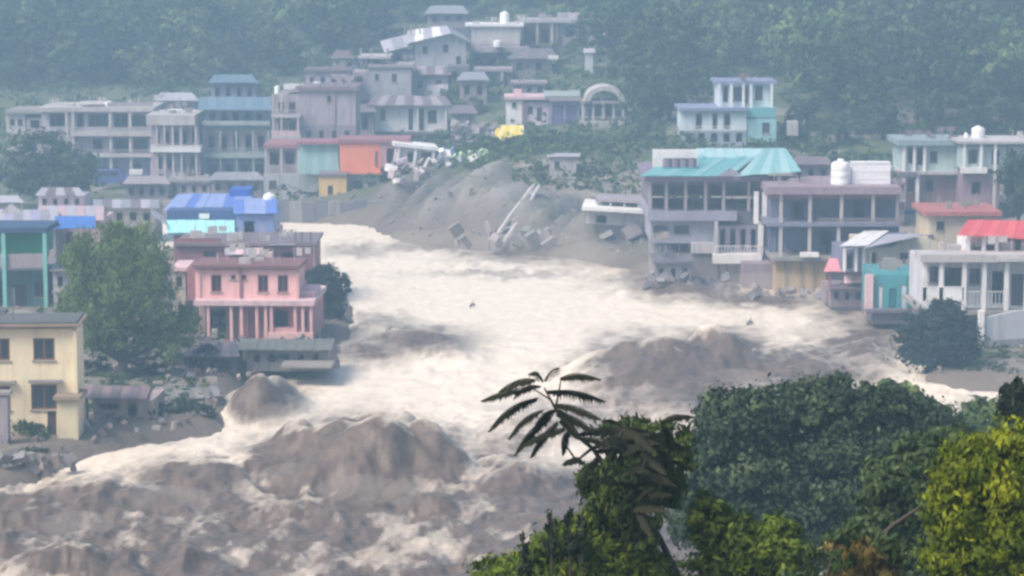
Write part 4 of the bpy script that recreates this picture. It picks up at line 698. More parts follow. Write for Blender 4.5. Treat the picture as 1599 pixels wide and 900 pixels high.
b.body(1510, 1650, 377, 402, 4.5, WHITE, [(1516, 1532, 368, 396, 'o'), (1538, 1552, 368, 398, 'd'), (1584, 1594, 374, 396, 'w')]); b.tin(1494, 1655, 367, 344, -1.3, 6, [REDT, tinm('bright_red_tin', (.82, .12, .13), .05)], x0b=1510, yf1=376, yk1=346); b.posts([1512, 1535, 1556], 368, 402, 4, WHITE, y=-.8)
b = Bld('white_pillared_house', 'long white pillared ground floor with parapet below the red roof', 'house', 1440, 1650, 490, 194)
b.slab(1436, 1650, 398, 410, -1.2, 1.6, PALE, 'terrace_slab'); b.body(1444, 1650, 410.4, 486, 8, wallm('cool_white', (.58, .58, .64)), [(1450, 1464, 416, 442, 'w'), (1474, 1500, 418, 470, 'o'), (1512, 1530, 420, 444, 'w'), (1548, 1566, 424, 474, 'o'), (1578, 1598, 428, 478, 'd'), (1606, 1626, 424, 450, 'w')], y=.6)
b.posts([1443, 1469, 1505, 1536, 1571, 1602], 410.4, 486, 6, WHITE, y=-.9); b.rail(1508, 1572, 455, 480, FRAMEL, y=-.8); b.rail(1440, 1504, 448, 470, WHITE, y=-.9, solid=True, name='parapet'); b.slab(1438, 1650, 486.3, 492, -1.2, 8, CONC, 'floor_slab'); b.slab(1556, 1650, 402, 409, -1.5, -1.22, PALE, 'fascia'); b.slab(1444, 1650, 492.3, 560, .8, 7, STONE, 'base_wall')
b = Bld('grey_boat_hull_wall', 'curved pale grey retaining wall on posts at the right edge', 'retaining wall', 1528, 1650, 552, 186)
vs = []; n = 14
for j, (zz, off) in enumerate(((0, .5), (.35, .1), (1, 0), (1.0, .4), (.3, .6), (0, .9))):
    for i in range(n + 1):
        px = 1534 + (1650 - 1534) * i / n; top = 490 + 5 * math.cos(i / n * 6); bot = 546 - 10 * math.sin(min(1, i / 5) * 1.57) * 0 + (8 if i > 1 else -6)
        vs.append((b.X(px), off + .02 * i, b.Z(bot + (top - bot) * zz)))
fs = [(j * (n + 1) + i, j * (n + 1) + i + 1, ((j + 1) % 6) * (n + 1) + i + 1, ((j + 1) % 6) * (n + 1) + i) for j in range(6) for i in range(n)]
MB().add(vs, fs).build('wall_face', wallm('blue_grey_plaster', (.46, .48, .54)), b.root); b.posts([1546, 1556, 1600], 552, 585, 4, PALE, y=.5); b.slab(1528, 1536, 486, 530, -.2, .4, WHITE, 'pier')
b.slab(1540, 1650, 556, 580, 2, 5, wallm('mud_wall', (.28, .25, .27)), 'base_wall')
for nm, x0, x1, yb_, n in [('cream_arcade_flats', 72, 236, 168, 16), ('pinkish_flats', 238, 300, 180, 8), ('tall_lilac_block', 468, 552, 136, 10), ('maroon_terrace_house', 280, 440, 380, 14), ('open_concrete_frame', 1210, 1290, 292, 10), ('open_concrete_frame', 1210, 1390, 402, 14), ('pink_house', 310, 460, 415, 10), ('rear_terrace_house', 1410, 1490, 219, 8), ('rear_flat_house', 1560, 1620, 221, 6),
                           ('boxy_hill_house', 735, 810, 38, 6), ('brick_hill_house', 818, 895, 30, 6), ('grey_blank_house', 580, 640, 101, 6), ('blue_white_house', 1122, 1200, 127, 5), ('cream_flat_block', 1450, 1550, 331, 8), ('white_pillared_house', 1445, 1600, 398, 12), ('domed_pavilion', 908, 980, 190, 6), ('yellow_house', -40, 105, 504, 6), ('green_shop_house', 0, 70, 397, 5), ('green_shop_house', 0, 70, 487, 9), ('pink_house', 300, 490, 532, 16), ('riverside_shed', 380, 515, 574, 16), ('teal_roofed_hall', 1020, 1190, 330, 12), ('lower_lilac_annex', 415, 465, 272, 8), ('teal_room', 1352, 1440, 424, 8)]:
    o = bpy.data.objects[nm]; b_ = Bld.__new__(Bld); b_.root = o; b_.c = o.location.copy(); b_.k = K(b_.c); b_.cx, b_.yb = proj(*b_.c); b_.cs = 1.0
    b_.clutter(x0, x1, yb_, n, seed=len(nm))
def spray(name, label, dens, bl):
    mb = MB()
    for i, (px, py, rx, ry) in enumerate(bl):
        c = G(px, py + ry * .4, 0); k = K(c); c = P(px, py, c.y - 1.0); a, h = rx / k, ry / k; vs = []; fs = []; n, m = 16, 9
        for j in range(m + 1):
            th = math.pi * j / m
            for q in range(n): vs.append((c.x + a * math.sin(th) * math.cos(2 * math.pi * q / n), c.y + min(a, 2.2) * math.sin(th) * math.sin(2 * math.pi * q / n), c.z + h * math.cos(th)))
        for j in range(m):
            for q in range(n): fs.append((j * n + q, (j + 1) * n + q, (j + 1) * n + (q + 1) % n, j * n + (q + 1) % n))
        mb.add(vs, fs)
    m_ = bpy.data.materials.new(name); m_.use_nodes = True; t = m_.node_tree; t.nodes.remove(t.nodes['Principled BSDF']); v = t.nodes.new('ShaderNodeVolumePrincipled')
    v.inputs['Color'].default_value = (.80, .72, .66, 1); v.inputs['Density'].default_value = dens; t.links.new(v.outputs[0], t.nodes['Material Output'].inputs['Volume'])
    tag(mb.build(name, m_), label, kind='stuff')
spray('spray_mist', 'brownish spray mist hanging over the standing waves', .09, [(560, 765, 70, 22), (650, 770, 60, 22), (450, 745, 46, 22), (430, 650, 34, 22), (1000, 625, 80, 22), (1150, 600, 70, 24), (1290, 585, 60, 24), (620, 545, 60, 14), (250, 780, 90, 20), (120, 820, 60, 20)])
spray('bank_mist', 'brown-grey mist and dust drifting along the foot of the slide and the right bank', .08, [(690, 378, 110, 20), (830, 388, 120, 26), (960, 404, 110, 30), (1080, 432, 110, 32), (1200, 452, 100, 28), (1300, 462, 80, 20)])
# ------------------------------------------------------------------ vegetation
def leaf_verts(C, N, D, L, W):
    """rhombic leaves: centre C, normal N, direction D"""
    S = np.cross(N, D); S /= np.linalg.norm(S, axis=1, keepdims=True) + 1e-9
    L = L[:, None]; W = W[:, None]
    V = np.stack([C - D * L * .5, C + S * W * .5 + N * W * .12, C + D * L * .5, C - S * W * .5 + N * W * .12], 1)
    return V.reshape(-1, 3)
def rand_unit(n):
    v = rng.normal(size=(n, 3)); return v / np.linalg.norm(v, axis=1, keepdims=True)
def cloud(bl, n, size, asp=.5, sub=9, droop=.2, shell=.55):
    """bl: list of (centre, (rx,ry,rz)); leaves gathered in clumps spread through each blob's outer volume"""
    Vs = []; T = []; vol = np.array([r[0] * r[1] * r[2] for c, r in bl]) ** .67; cnt = (n * vol / vol.sum()).astype(int)
    for (c, r), m in zip(bl, cnt):
        if m < 8: continue
        c = np.array(c); r = np.array(r); nc = max(5, min(m // 70, 90)) if sub else 4
        cu = rand_unit(nc) * (shell + (1.1 - shell) * rng.random((nc, 1)) ** .7); idx = rng.integers(0, nc, m)
        cs = .12 + .17 * rng.random(nc); ctint = rng.random(nc)
        off = rand_unit(m) * (rng.random((m, 1)) ** .5) * np.array([1, 1, .75]) * np.where(rng.random((m, 1)) < .28, 2.3, 1.0); q = cu[idx] + off * cs[idx][:, None] * 1.25; C = c + q * r
        N = off * 1.0 + q * .35 + rand_unit(m) * .55 + np.array([0, 0, .3]); N /= np.linalg.norm(N, axis=1, keepdims=True)
        D = np.cross(N, rand_unit(m)); D[:, 2] -= droop; D /= np.linalg.norm(D, axis=1, keepdims=True) + 1e-9
        L = size * (.6 + .8 * rng.random(m)); Vs.append(leaf_verts(C, N, D, L, L * asp)); T.append(np.repeat(np.clip(.65 * ctint[idx] + .35 * rng.random(m), 0, 1), 4))
    V = np.concatenate(Vs); T = np.concatenate(T); k = len(V) // 4; Fc = np.arange(k * 4).reshape(k, 4)
    return V, Fc, T
LM = {'green': leafm('leaf_mid_green', (.028, .055, .022), (.06, .10, .035), (.12, .17, .06)), 'dark': leafm('leaf_dark_green', (.012, .022, .012), (.028, .045, .022), (.055, .075, .03)),
      'teal': leafm('leaf_blue_green', (.016, .034, .022), (.05, .085, .045), (.125, .175, .08)), 'bright': leafm('leaf_bright_green', (.022, .045, .006), (.095, .155, .015), (.28, .34, .045)),
      'lime': leafm('leaf_yellow_green', (.028, .05, .002), (.13, .18, .006), (.34, .37, .015)), 'hill': leafm('leaf_hillside', (.018, .042, .018), (.075, .13, .045), (.22, .29, .10)), 'shade': leafm('leaf_blue_black', (.012, .025, .025), (.025, .045, .04), (.05, .08, .06)),
      'deep': leafm('leaf_deep_green', (.016, .034, .01), (.05, .085, .02), (.14, .19, .04)), 'soft': leafm('leaf_soft_green', (.06, .11, .03), (.15, .23, .07), (.27, .35, .12)), 'frond': leafm('leaf_frond', (.012, .014, .006), (.024, .028, .010), (.06, .065, .015)), 'ochre': leafm('leaf_ochre', (.10, .08, .02), (.22, .17, .05), (.35, .28, .1))}
def tree(name, label, cat, tpx, d, bl, n, size, mat, group=None, asp=.5, trunk_r=.22, droop=.2, shell=.5, base_y=None, thick=1.0):
    """bl in pixels: (px, py, rx, ry[, depth offset])"""
    p = P(tpx, 500, d); gz = tz(p.x, d); base = Vector((p.x, d, gz - .1)); W = []
    for q in bl:
        c = P(q[0], q[1], d + (q[4] if len(q) > 4 else 0)); k = K(c); W.append((c - base, (q[2] / k, (q[2] / k + q[3] / k) * .5 * thick, q[3] / k)))
    root = empty(name, base, 0, label, cat, group)
    V, Fc, T = cloud(W, n, size, asp, droop=droop, shell=shell)
    link('crown', np_mesh('crown', V, Fc, LM[mat], {'tint': T}), root)
    zt = min(c.z for c, r in W); mb = MB(); top = sum((c for c, r in W), Vector()) / len(W)
    fork = Vector((top.x * .35, top.y * .35, max(zt * .55, .5)))
    mb.tube([(0, 0, -.3), (fork.x * .3, fork.y * .4, fork.z * .5), fork], [trunk_r * 1.25, trunk_r, trunk_r * .85], 9)
    for c, r in W:
        mid = fork.lerp(c, .55) + Vector((random.uniform(-.3, .3), random.uniform(-.3, .3), -.1 * (c - fork).length)); mb.tube([fork, mid, c], [trunk_r * .6, trunk_r * .42, trunk_r * .12], 6)
        for j in range(3):
            e = c + Vector((random.uniform(-.7, .7) * r[0], random.uniform(-.7, .7) * r[1], random.uniform(-.2, .75) * r[2])); mb.tube([mid.lerp(c, .6), mid.lerp(e, .7), e], [trunk_r * .3, trunk_r * .18, trunk_r * .05], 5)
    mb.build('trunk', BARK, root, True)
    return root
def copy_tree(src, name_loc, s, rz, label=None, group=None):
    r = src.copy(); COL.objects.link(r); r.location = name_loc; r.scale = (s, s, s * random.uniform(.85, 1.15)); r.rotation_euler.z = rz
    if label: r['label'] = label
    for ch in list(src.children):
        c = ch.copy(); COL.objects.link(c); c.parent = r
    return r
# riverside and village trees
tree('leafy_tree', 'large leafy green tree with dark trunk between the yellow and pink houses', 'tree', 188, 175,
     [(150, 415, 52, 55), (215, 405, 52, 50), (190, 370, 45, 30), (130, 470, 42, 45), (240, 455, 36, 50), (190, 480, 60, 45), (265, 505, 42, 30, 1.5), (150, 520, 36, 24), (290, 500, 28, 22, 2), (120, 410, 30, 30, 1), (175, 520, 40, 34), (225, 525, 34, 30, 1), (110, 490, 24, 36, 1), (265, 540, 34, 22, 1), (205, 440, 60, 50)], 42000, .27, 'soft', trunk_r=.38, shell=.2, asp=.34, droop=1.2)
tree('roadside_tree', 'hazy blue-green tree in front of the pale block of flats at far left', 'tree', 70, 290, [(60, 240, 50, 34), (105, 265, 42, 34), (30, 265, 38, 30), (85, 285, 55, 22)], 9000, .6, 'teal', trunk_r=.4)
tree('dark_bush_tree', 'small dark round tree on the water edge beside the pink house', 'tree', 508, 203, [(505, 440, 30, 28), (520, 470, 25, 30), (500, 485, 26, 26), (528, 448, 16, 20)], 9000, .3, 'shade', trunk_r=.2, shell=.3)
tree('river_edge_tree', 'rounded dark blue-green tree rising from the water before the white pillared house', 'tree', 1466, 180, [(1462, 515, 50, 38), (1490, 510, 38, 35), (1430, 530, 30, 32), (1465, 550, 55, 32), (1500, 540, 30, 30), (1478, 482, 26, 20)], 16000, .34, 'shade', trunk_r=.3, shell=.3)
tree('edge_tree', 'pale green tree at the right edge beside the flat-roofed teal house', 'tree', 1586, 246, [(1585, 280, 24, 40), (1610, 300, 34, 40), (1580, 318, 20, 18)], 5000, .45, 'teal')
for i, (a, lab) in enumerate([([(240, 650, 42, 20), (215, 660, 20, 12)], 'dark green shrub on the rubble bank before the collapsed shed'), ([(300, 640, 34, 16), (325, 650, 18, 10)], 'grey-green shrub right of the dark bank shrub'), ([(45, 668, 34, 16), (80, 672, 14, 10)], 'low green shrub at the foot of the yellow house'),
                              ([(50, 712, 34, 12)], 'muddy shrub on the bank below the yellow house'), ([(320, 560, 34, 22), (345, 565, 22, 12)], 'dark shrub beside the dark lean-to shed'), ([(440, 556, 36, 10)], 'low scrub in front of the riverside shed'), ([(150, 575, 26, 16), (225, 575, 30, 14)], 'dusky scrub around the trunk of the leafy tree')]):
    dd = [161, 162, 154.5, 149, 178, 180, 177][i]
    tree('shrub', lab, 'shrub', a[0][0], dd, a, 2200, .26, ['shade', 'teal', 'green', 'green', 'shade', 'green', 'shade'][i], trunk_r=.06, shell=.2)
# slope greenery
for i, (px, py, d, rx, ry, lab, mt) in enumerate([(740, 170, 340, 26, 20, 'round hazy tree left of the pink and white house', 'hill'), (710, 150, 345, 20, 24, 'hazy tree between the white bungalow and the pink house', 'hill'), (760, 225, 300, 22, 12, 'bush on the slope left of the yellow tarpaulin', 'green'), (850, 215, 305, 44, 12, 'low green thicket under the violet shutters', 'green'), (900, 232, 292, 40, 12, 'green bushes on the slope above the stranded hut', 'green'), (955, 250, 284, 34, 18, 'bush on the slope above the fallen slab house', 'teal'),
                                                 (1005, 215, 300, 30, 30, 'pale green tree left of the blue and white house', 'hill'), (560, 190, 338, 16, 26, 'narrow tree left of the white bungalow', 'teal'), (1285, 245, 290, 36, 22, 'tree behind the white tanks on the concrete frame', 'hill'), (1240, 210, 300, 22, 26, 'tree right of the blue and white house', 'teal'), (1370, 262, 282, 34, 22, 'tree left of the rear terrace house', 'hill')]):
    tree('slope_tree', lab, 'tree', px, d, [(px, py, rx, ry), (px - rx * .5, py + ry * .4, rx * .6, ry * .6), (px + rx * .5, py + ry * .3, rx * .6, ry * .7)], 2600, .5, mt, trunk_r=.15)
# hill forest: shared crown meshes
protos = []
for i in range(5):
    bl = []
    for j in range(7):
        a = j * .9 + i; rr_ = random.uniform(.8, 2.3) if j else 0; bl.append((Vector((rr_ * math.cos(a), rr_ * math.sin(a), 4.2 + random.uniform(-1.8, 2.2) - .5 * rr_)), (random.uniform(1.3, 2.1),) * 2 + (random.uniform(1.1, 2.0),)))
    V, Fc, T = cloud(bl, 4200, .34, .6, shell=.3); protos.append((V, Fc, T))
# named individuals on the front edge of the wood
front = [(1045, 150, 318), (1075, 60, 345), (1110, 110, 330), (1000, 140, 335), (1260, 170, 308), (1310, 190, 300), (1380, 180, 302), (1450, 190, 300), (1530, 170, 300), (1590, 190, 300), (960, 80, 365), (1240, 80, 345), (1150, 60, 350), (1340, 100, 335), (1450, 90, 340), (1560, 90, 338),
         (560, 110, 368), (520, 90, 380), (440, 110, 375), (360, 125, 368), (280, 130, 368), (200, 120, 372), (110, 130, 370), (30, 140, 365), (600, 25, 400), (690, 20, 410)]
src = None
for i, (px, py, d) in enumerate(front):
    p = P(px, py, d); gz = tz(p.x, d); s_ = max(.8, min(1.7, (p.z - gz + 1.5) / 7.5)); grp = 'trees on the right hand wooded hillside' if px > 900 else 'trees on the wooded hillside above the flats'
    lab = 'hazy broad tree in the wood above the right bank houses' if px > 900 else 'hazy broad tree in the wood above the left bank flats'
    if src is None:
        root = empty('hillside_tree', (p.x, d, gz - .2), 0, lab, 'tree', grp); V, Fc, T = protos[0]; link('crown', np_mesh('crown', V, Fc, LM['hill'], {'tint': T}), root)
        mb = MB(); mb.tube([(0, 0, -.6), (.1, 0, 2), (0, .1, 4)], [.4, .32, .22], 8)
        for a in range(5): mb.tube([(0, .05, 2.6), (math.cos(a * 1.3) * 1.0, math.sin(a * 1.3) * 1.0, 4.2), (math.cos(a * 1.3) * 1.9, math.sin(a * 1.3) * 1.9, 5.4)], [.18, .12, .04], 6)
        mb.build('trunk', BARK, root, True); root.scale = (s_,) * 3; src = root; crowns = [root.children[0].data] + [np_mesh('crown', *protos[j][:2], LM[['hill', 'teal', 'hill', 'green', 'teal'][j]], {'tint': protos[j][2]}) for j in range(1, 5)]
    else:
        r_ = copy_tree(src, (p.x, d, gz - .2), s_, random.uniform(0, 6), lab); r_['group'] = grp; r_.children[0].data = crowns[i % 5]
def forest():
    Vs, Ts = [], []
    cnt = 0
    cand = []
    for _ in range(5200):
        d = rng.uniform(300, 520); px = rng.uniform(-160, 1760); x = (px - CX) / F * d
        cand.append((x, d, px))
    A = np.array(cand); z, sdv, sc = terrain(A[:, 0], A[:, 1]); pxs, pys = proj(A[:, 0], A[:, 1], z); kept = []
    for (x, d, px), zz, py in zip(A, z, pys):
        crown_y = py - 6 * F / d * 1.0
        if crown_y < -70 or d < 345 and px < 985: continue
        if px > 985 and py > 215: continue
        if 575 < px < 935 and py > 45: continue
        if 480 < px <= 575 and py > 110: continue
        if px <= 480 and py > 135: continue
        if 935 <= px <= 1000 and py > 110: continue
        if 1050 < px < 1225 and py > 125: continue
        if any((x - a) ** 2 + (d - b_) ** 2 < 20 for a, b_ in kept): continue
        kept.append((x, d)); V, Fc, T = protos[rng.integers(0, 5)]; s_ = rng.uniform(1.0, 2.2); a = rng.uniform(0, 6.28); ca, sa = math.cos(a) * s_, math.sin(a) * s_; sub = slice(None, None)
        Vq = V.reshape(-1, 4, 3); m = len(Vq); sel = rng.random(m) < .5; Vq = Vq[sel].reshape(-1, 3)
        o = np.stack([Vq[:, 0] * ca - Vq[:, 1] * sa + x, Vq[:, 0] * sa + Vq[:, 1] * ca + d, Vq[:, 2] * s_ + zz - 1], 1); Vs.append(o); Ts.append(np.clip(T.reshape(-1, 4)[sel].ravel() * .5 + rng.choice([-.1, .1, .3, .55]), 0, 1)); cnt += 1
        if cnt >= 300: break
    V = np.concatenate(Vs); T = np.concatenate(Ts); k = len(V) // 4
    print('forest crowns', cnt, 'leaves', k)
    o = link('distant_forest', np_mesh('distant_forest', V, np.arange(4 * k).reshape(k, 4), LM['hill'], {'tint': T})); tag(o, 'hazy forest covering the hillside behind the village', 'forest', kind='stuff')
forest()
def scrub():
    """low growth between the village houses, kept off the slide"""
    bl = []
    for _ in range(3400):
        d = rng.uniform(262, 385); px = rng.uniform(-60, 1660); x = (px - CX) / F * d; q = terrain(x, d); z = float(q[0][0])
        if q[1][0] < 3 or q[2][0] > .35: continue
        onslope = 560 < px < 1010 and d < 300
        if px < 430 and d < 325: continue
        if px > 1000 and d < 285: continue
        if px < 700 and d < 284: continue
        g = .6 if onslope else vn(np.array([x * .12]), np.array([d * .1]), 9)[0]
        if g < .36 and d < 345: continue
        s_ = rng.uniform(.7, 1.9); bl.append((Vector((x, d, z + s_ * .35)), (s_ * 1.2, s_, s_ * .8)))
    V, Fc, T = cloud(bl, 130000, .4, .6, shell=.2); tag(link('village_scrub', np_mesh('village_scrub', V, Fc, LM['hill'], {'tint': T})), 'scrub growing between the hillside houses', 'scrub', kind='stuff')
scrub()
def bank_litter():
    """mud-coloured planks, stones and scraps on both banks, too small to tell apart"""
    V = []; Fc = []; rr = random.Random(4); n = 0
    mb = MB()
    while n < 1500:
        d = rr.uniform(148, 300); px = rr.uniform(-40, 1640); x = (px - CX) / F * d; q = terrain(x, d); z = float(q[0][0]); sd_ = q[1][0]
        if sd_ < .6 or sd_ > 34 or (px > 420 and px < 600 and d < 270 and d > 210): continue
        a = rr.uniform(.08, .34); M = Matrix.Translation((x, d, z + .05)) @ Euler((rr.uniform(-.5, .5), rr.uniform(-.5, .5), rr.uniform(0, 3))).to_matrix().to_4x4()
        mb.box(-a, a, -a * rr.uniform(.15, .8), a * rr.uniform(.15, .8), -.1, rr.uniform(.03, .22), M); n += 1
    tag(mb.build('bank_litter', wallm('litter_mud', (.22, .19, .18), .6)), 'small stones, planks and scraps littering the muddy banks', kind='stuff')
bank_litter()
def bank_weeds():
    bl = []
    for _ in range(3200):
        d = rng.uniform(146, 242); px = rng.uniform(-60, 1660); x = (px - CX) / F * d; q = terrain(x, d); z = float(q[0][0])
        if q[1][0] < 2.5 or vn(np.array([x * .2]), np.array([d * .2]), 3)[0] < .4: continue
        if px > 900 and d > 190: continue
        s_ = rng.uniform(.3, .9); bl.append((Vector((x, d, z + s_ * .3)), (s_ * 1.4, s_ * 1.2, s_ * .7)))
    V, Fc, T = cloud(bl, 80000, .2, .5, shell=.2); tag(link('bank_weeds', np_mesh('bank_weeds', V, Fc, LM['hill'], {'tint': T})), 'dusty weeds growing on the banks between the houses', 'weeds', kind='stuff')
bank_weeds()
# ---- foreground trees on the near bank
tree('broad_foreground_tree', 'wide blue-green tree in the foreground with dense small leaves, largest of the near trees', 'tree', 1230, 62,
     [(1130, 665, 50, 50), (1200, 650, 70, 50), (1290, 640, 70, 48), (1370, 660, 60, 48), (1110, 730, 50, 60), (1200, 740, 90, 70), (1310, 740, 90, 75), (1400, 740, 70, 65), (1260, 830, 110, 60), (1160, 820, 80, 60), (1450, 670, 50, 40), (1100, 800, 50, 60), (1380, 830, 70, 60), (1300, 606, 30, 20), (1240, 612, 22, 20), (1110, 640, 22, 26), (1165, 618, 26, 18), (1350, 618, 22, 20), (1400, 622, 26, 18)], 110000, .15, 'teal', trunk_r=.35, shell=.3)
tree('rear_light_tree', 'pale feathery treetop behind the wide blue-green tree beside the flood', 'tree', 1410, 84, [(1405, 625, 40, 28), (1440, 650, 40, 30), (1385, 650, 30, 30), (1540, 670, 60, 40)], 9000, .3, 'hill', trunk_r=.2)
tree('right_green_tree', 'mid green tree between the wide tree and the yellow-green tree', 'tree', 1420, 36, [(1400, 760, 60, 50), (1450, 720, 50, 40), (1380, 820, 50, 40), (1470, 790, 60, 60), (1430, 870, 80, 60), (1500, 700, 40, 30)], 34000, .12, 'green', trunk_r=.14, shell=.3)
tree('yellow_green_tree', 'bright yellow-green tree filling the bottom right corner', 'tree', 1560, 23, [(1530, 730, 60, 50), (1590, 760, 70, 80), (1510, 800, 60, 60), (1560, 850, 90, 70), (1640, 720, 70, 70), (1490, 860, 50, 50), (1640, 860, 90, 90)], 60000, .07, 'lime', trunk_r=.12, shell=.35, asp=.42, droop=.7)
tree('bright_bush', 'bright green bushy tree at the bottom centre right of the feathery tree', 'tree', 1160, 27, [(1105, 810, 32, 35), (1140, 850, 50, 45), (1200, 860, 55, 45), (1170, 900, 90, 40), (1230, 900, 40, 40), (1215, 830, 26, 22)], 30000, .085, 'bright', trunk_r=.08, shell=.3, asp=.42)
tree('low_green_bush', 'dark and light green bush along the bottom edge left of centre', 'bush', 880, 26, [(870, 860, 50, 40), (920, 850, 50, 50), (800, 895, 55, 26), (960, 880, 60, 50), (890, 910, 110, 30), (1010, 900, 40, 40), (930, 800, 30, 30)], 32000, .085, 'bright', trunk_r=.06, shell=.25, asp=.38, droop=.5)
tree('shaded_bush', 'dark green leafy mass hanging under the feathery tree', 'bush', 1000, 26.9, [(965, 790, 40, 40, -1.2), (1005, 830, 30, 36, -1.2), (945, 750, 26, 26, -1.1), (1020, 720, 55, 40), (980, 760, 52, 46), (935, 770, 34, 40), (1000, 682, 55, 24), (1050, 690, 34, 26), (945, 825, 34, 40), (925, 740, 24, 22), (960, 715, 26, 22), (1040, 755, 36, 30)], 19000, .085, 'deep', trunk_r=.035, shell=.35, asp=.34, droop=.9)
tree('corner_sprig_tree', 'dark treetop poking in at the right edge above the yellow-green tree', 'tree', 1600, 38, [(1590, 625, 32, 26), (1620, 650, 50, 40)], 4000, .17, 'dark', trunk_r=.1, droop=.6, asp=.35)
tree('ochre_plant', 'yellowish brown leafy plant at the bottom edge under the arching branch', 'plant', 1345, 24, [(1330, 870, 32, 34), (1370, 865, 30, 30), (1350, 905, 50, 26)], 5000, .14, 'ochre', trunk_r=.05, shell=.3, asp=.25, droop=.9)
# feathery tree with pinnate fronds
def frond_mesh(n=13, seed=0, sag=.35):
    rr = random.Random(seed); mb = MB(); L = 1.0; pts = []
    for i in range(n + 1):
        t = i / n; pts.append(Vector((t * L, 0, .06 * math.sin(t * 3.1) - sag * t * t * .5)))
    mb.tube(pts, [.014 * (1 - .7 * i / n) for i in range(n + 1)], 4, cap=False)
    for i in range(1, n + 1):
        for s_ in (-1, 1):
            l = .185 * math.sin(math.pi * (.08 + .86 * i / n)) ** .8 * rr.uniform(.8, 1.2); w_ = .085; c = pts[i]
            d = Vector((.42, s_ * .55, -.85 + rr.uniform(-.15, .15))).normalized(); sd_ = d.cross(Vector((0, 0, 1))).normalized(); up = sd_.cross(d)
            a = [c, c + d * l * .45 + sd_ * w_ * .5 + up * .012, c + d * l, c + d * l * .45 - sd_ * w_ * .5 + up * .012]; mb.add(a, [(0, 1, 2, 3)])
    me = mb.mesh('frond'); me.attributes.new('tint', 'FLOAT', 'POINT').data.foreach_set('value', [rr.random() * .8 for _ in mb.v]); return me
fmeshes = [frond_mesh(20, s, sg) for s, sg in ((1, .2), (2, .35), (3, .5))]
for m_ in fmeshes: m_.materials.append(LM['frond'])
FD = 26.0
base = P(1085, 900, FD); base.z = tz(base.x, FD) - .1
ft = empty('feathery_tree', base, 0, 'slender dark tree with long feathery fronds standing against the flood', 'tree')
def L_(px, py, dd=0): return P(px, py, FD + dd) - base
stem = [Vector((0, 0, -.3)), L_(1060, 905), L_(1030, 840), L_(985, 780), L_(950, 735), L_(925, 700), L_(890, 672), L_(868, 640), L_(850, 606)]
mb = MB(); mb.tube(stem, [.05, .042, .034, .03, .027, .023, .019, .015, .008], 8)
mb.tube([L_(868, 636), L_(874, 606), L_(876, 592)], [.012, .009, .006], 5); mb.tube([L_(862, 626), L_(840, 612), L_(832, 606)], [.01, .008, .005], 5); mb.tube([L_(985, 780), L_(1000, 740, .3), L_(1020, 690, .5)], [.035, .028, .012], 6); mb.tube([L_(950, 735), L_(960, 700, -.2), L_(975, 665, -.3)], [.028, .02, .01], 6); mb.tube([L_(925, 700), L_(900, 720), L_(880, 690, -.3)], [.02, .014, .008], 6)
mb.build('trunk', wallm('dark_bark', (.02, .017, .014), .2), ft, True)
FR = [((832, 606), (753, 618)), ((840, 622), (755, 656)), ((850, 640), (786, 668)), ((862, 650), (798, 702)), ((872, 658), (822, 704)), ((836, 594), (786, 592)), ((852, 612), (945, 617)), ((866, 632), (935, 641)), ((874, 592), (928, 575)), ((852, 596), (872, 568)), ((846, 596), (832, 570)), ((845, 604), (800, 603)),
      ((866, 640), (830, 662)), ((875, 655), (905, 672)), ((870, 640), (910, 665)), ((885, 668), (812, 690)), ((890, 672), (868, 700)), ((900, 680), (985, 655)), ((905, 685), (965, 690)), ((868, 645), (925, 660)), ((925, 700), (1000, 660)), ((930, 705), (1010, 690)), ((935, 712), (905, 750)), ((950, 735), (905, 745)),
      ((950, 735), (915, 790)), ((960, 700), (1040, 665)), ((975, 668), (1050, 680)), ((975, 668), (940, 650)), ((1020, 690), (1075, 690)), ((1020, 690), (1060, 720)), ((985, 780), (930, 800)), ((985, 780), (1040, 760)), ((1000, 740), (1050, 740)), ((1000, 740), (945, 765))]
fr_ = random.Random(8)
for i in range(16):
    cx_, cy0 = fr_.choice([(1020, 700), (985, 745), (945, 770), (1045, 680), (955, 820), (930, 730), (985, 690), (1000, 780)]); a_ = fr_.uniform(-2.9, .5) if i % 3 else fr_.uniform(.3, 2.8); x0_, y0_ = cx_ + fr_.uniform(-20, 20), cy0 + fr_.uniform(-22, 22); l_ = fr_.uniform(42, 72)
    FR.append(((x0_, y0_), (x0_ + l_ * math.cos(a_), y0_ + l_ * .55 * math.sin(a_) + 6), -.55))
FR = [f if len(f) == 3 else (*f, 0.) for f in FR]
for i, (a, c, o_) in enumerate(FR):
    va = L_(*a, o_ + random.uniform(-.05, .05)); vc = L_(*c, o_ * 1.6 + random.uniform(-.35, .35)); dv = vc - va; o = link('frond', fmeshes[i % 3], ft); o.location = va
    x = dv.normalized(); z = (Vector((0, -.35, 1)) - x * x.dot(Vector((0, -.35, 1)))).normalized(); y = z.cross(x); ln = dv.length
    o.rotation_euler = Matrix((x, y, z)).transposed().to_euler(); o.scale = (ln, max(ln, .55), max(ln, .55))
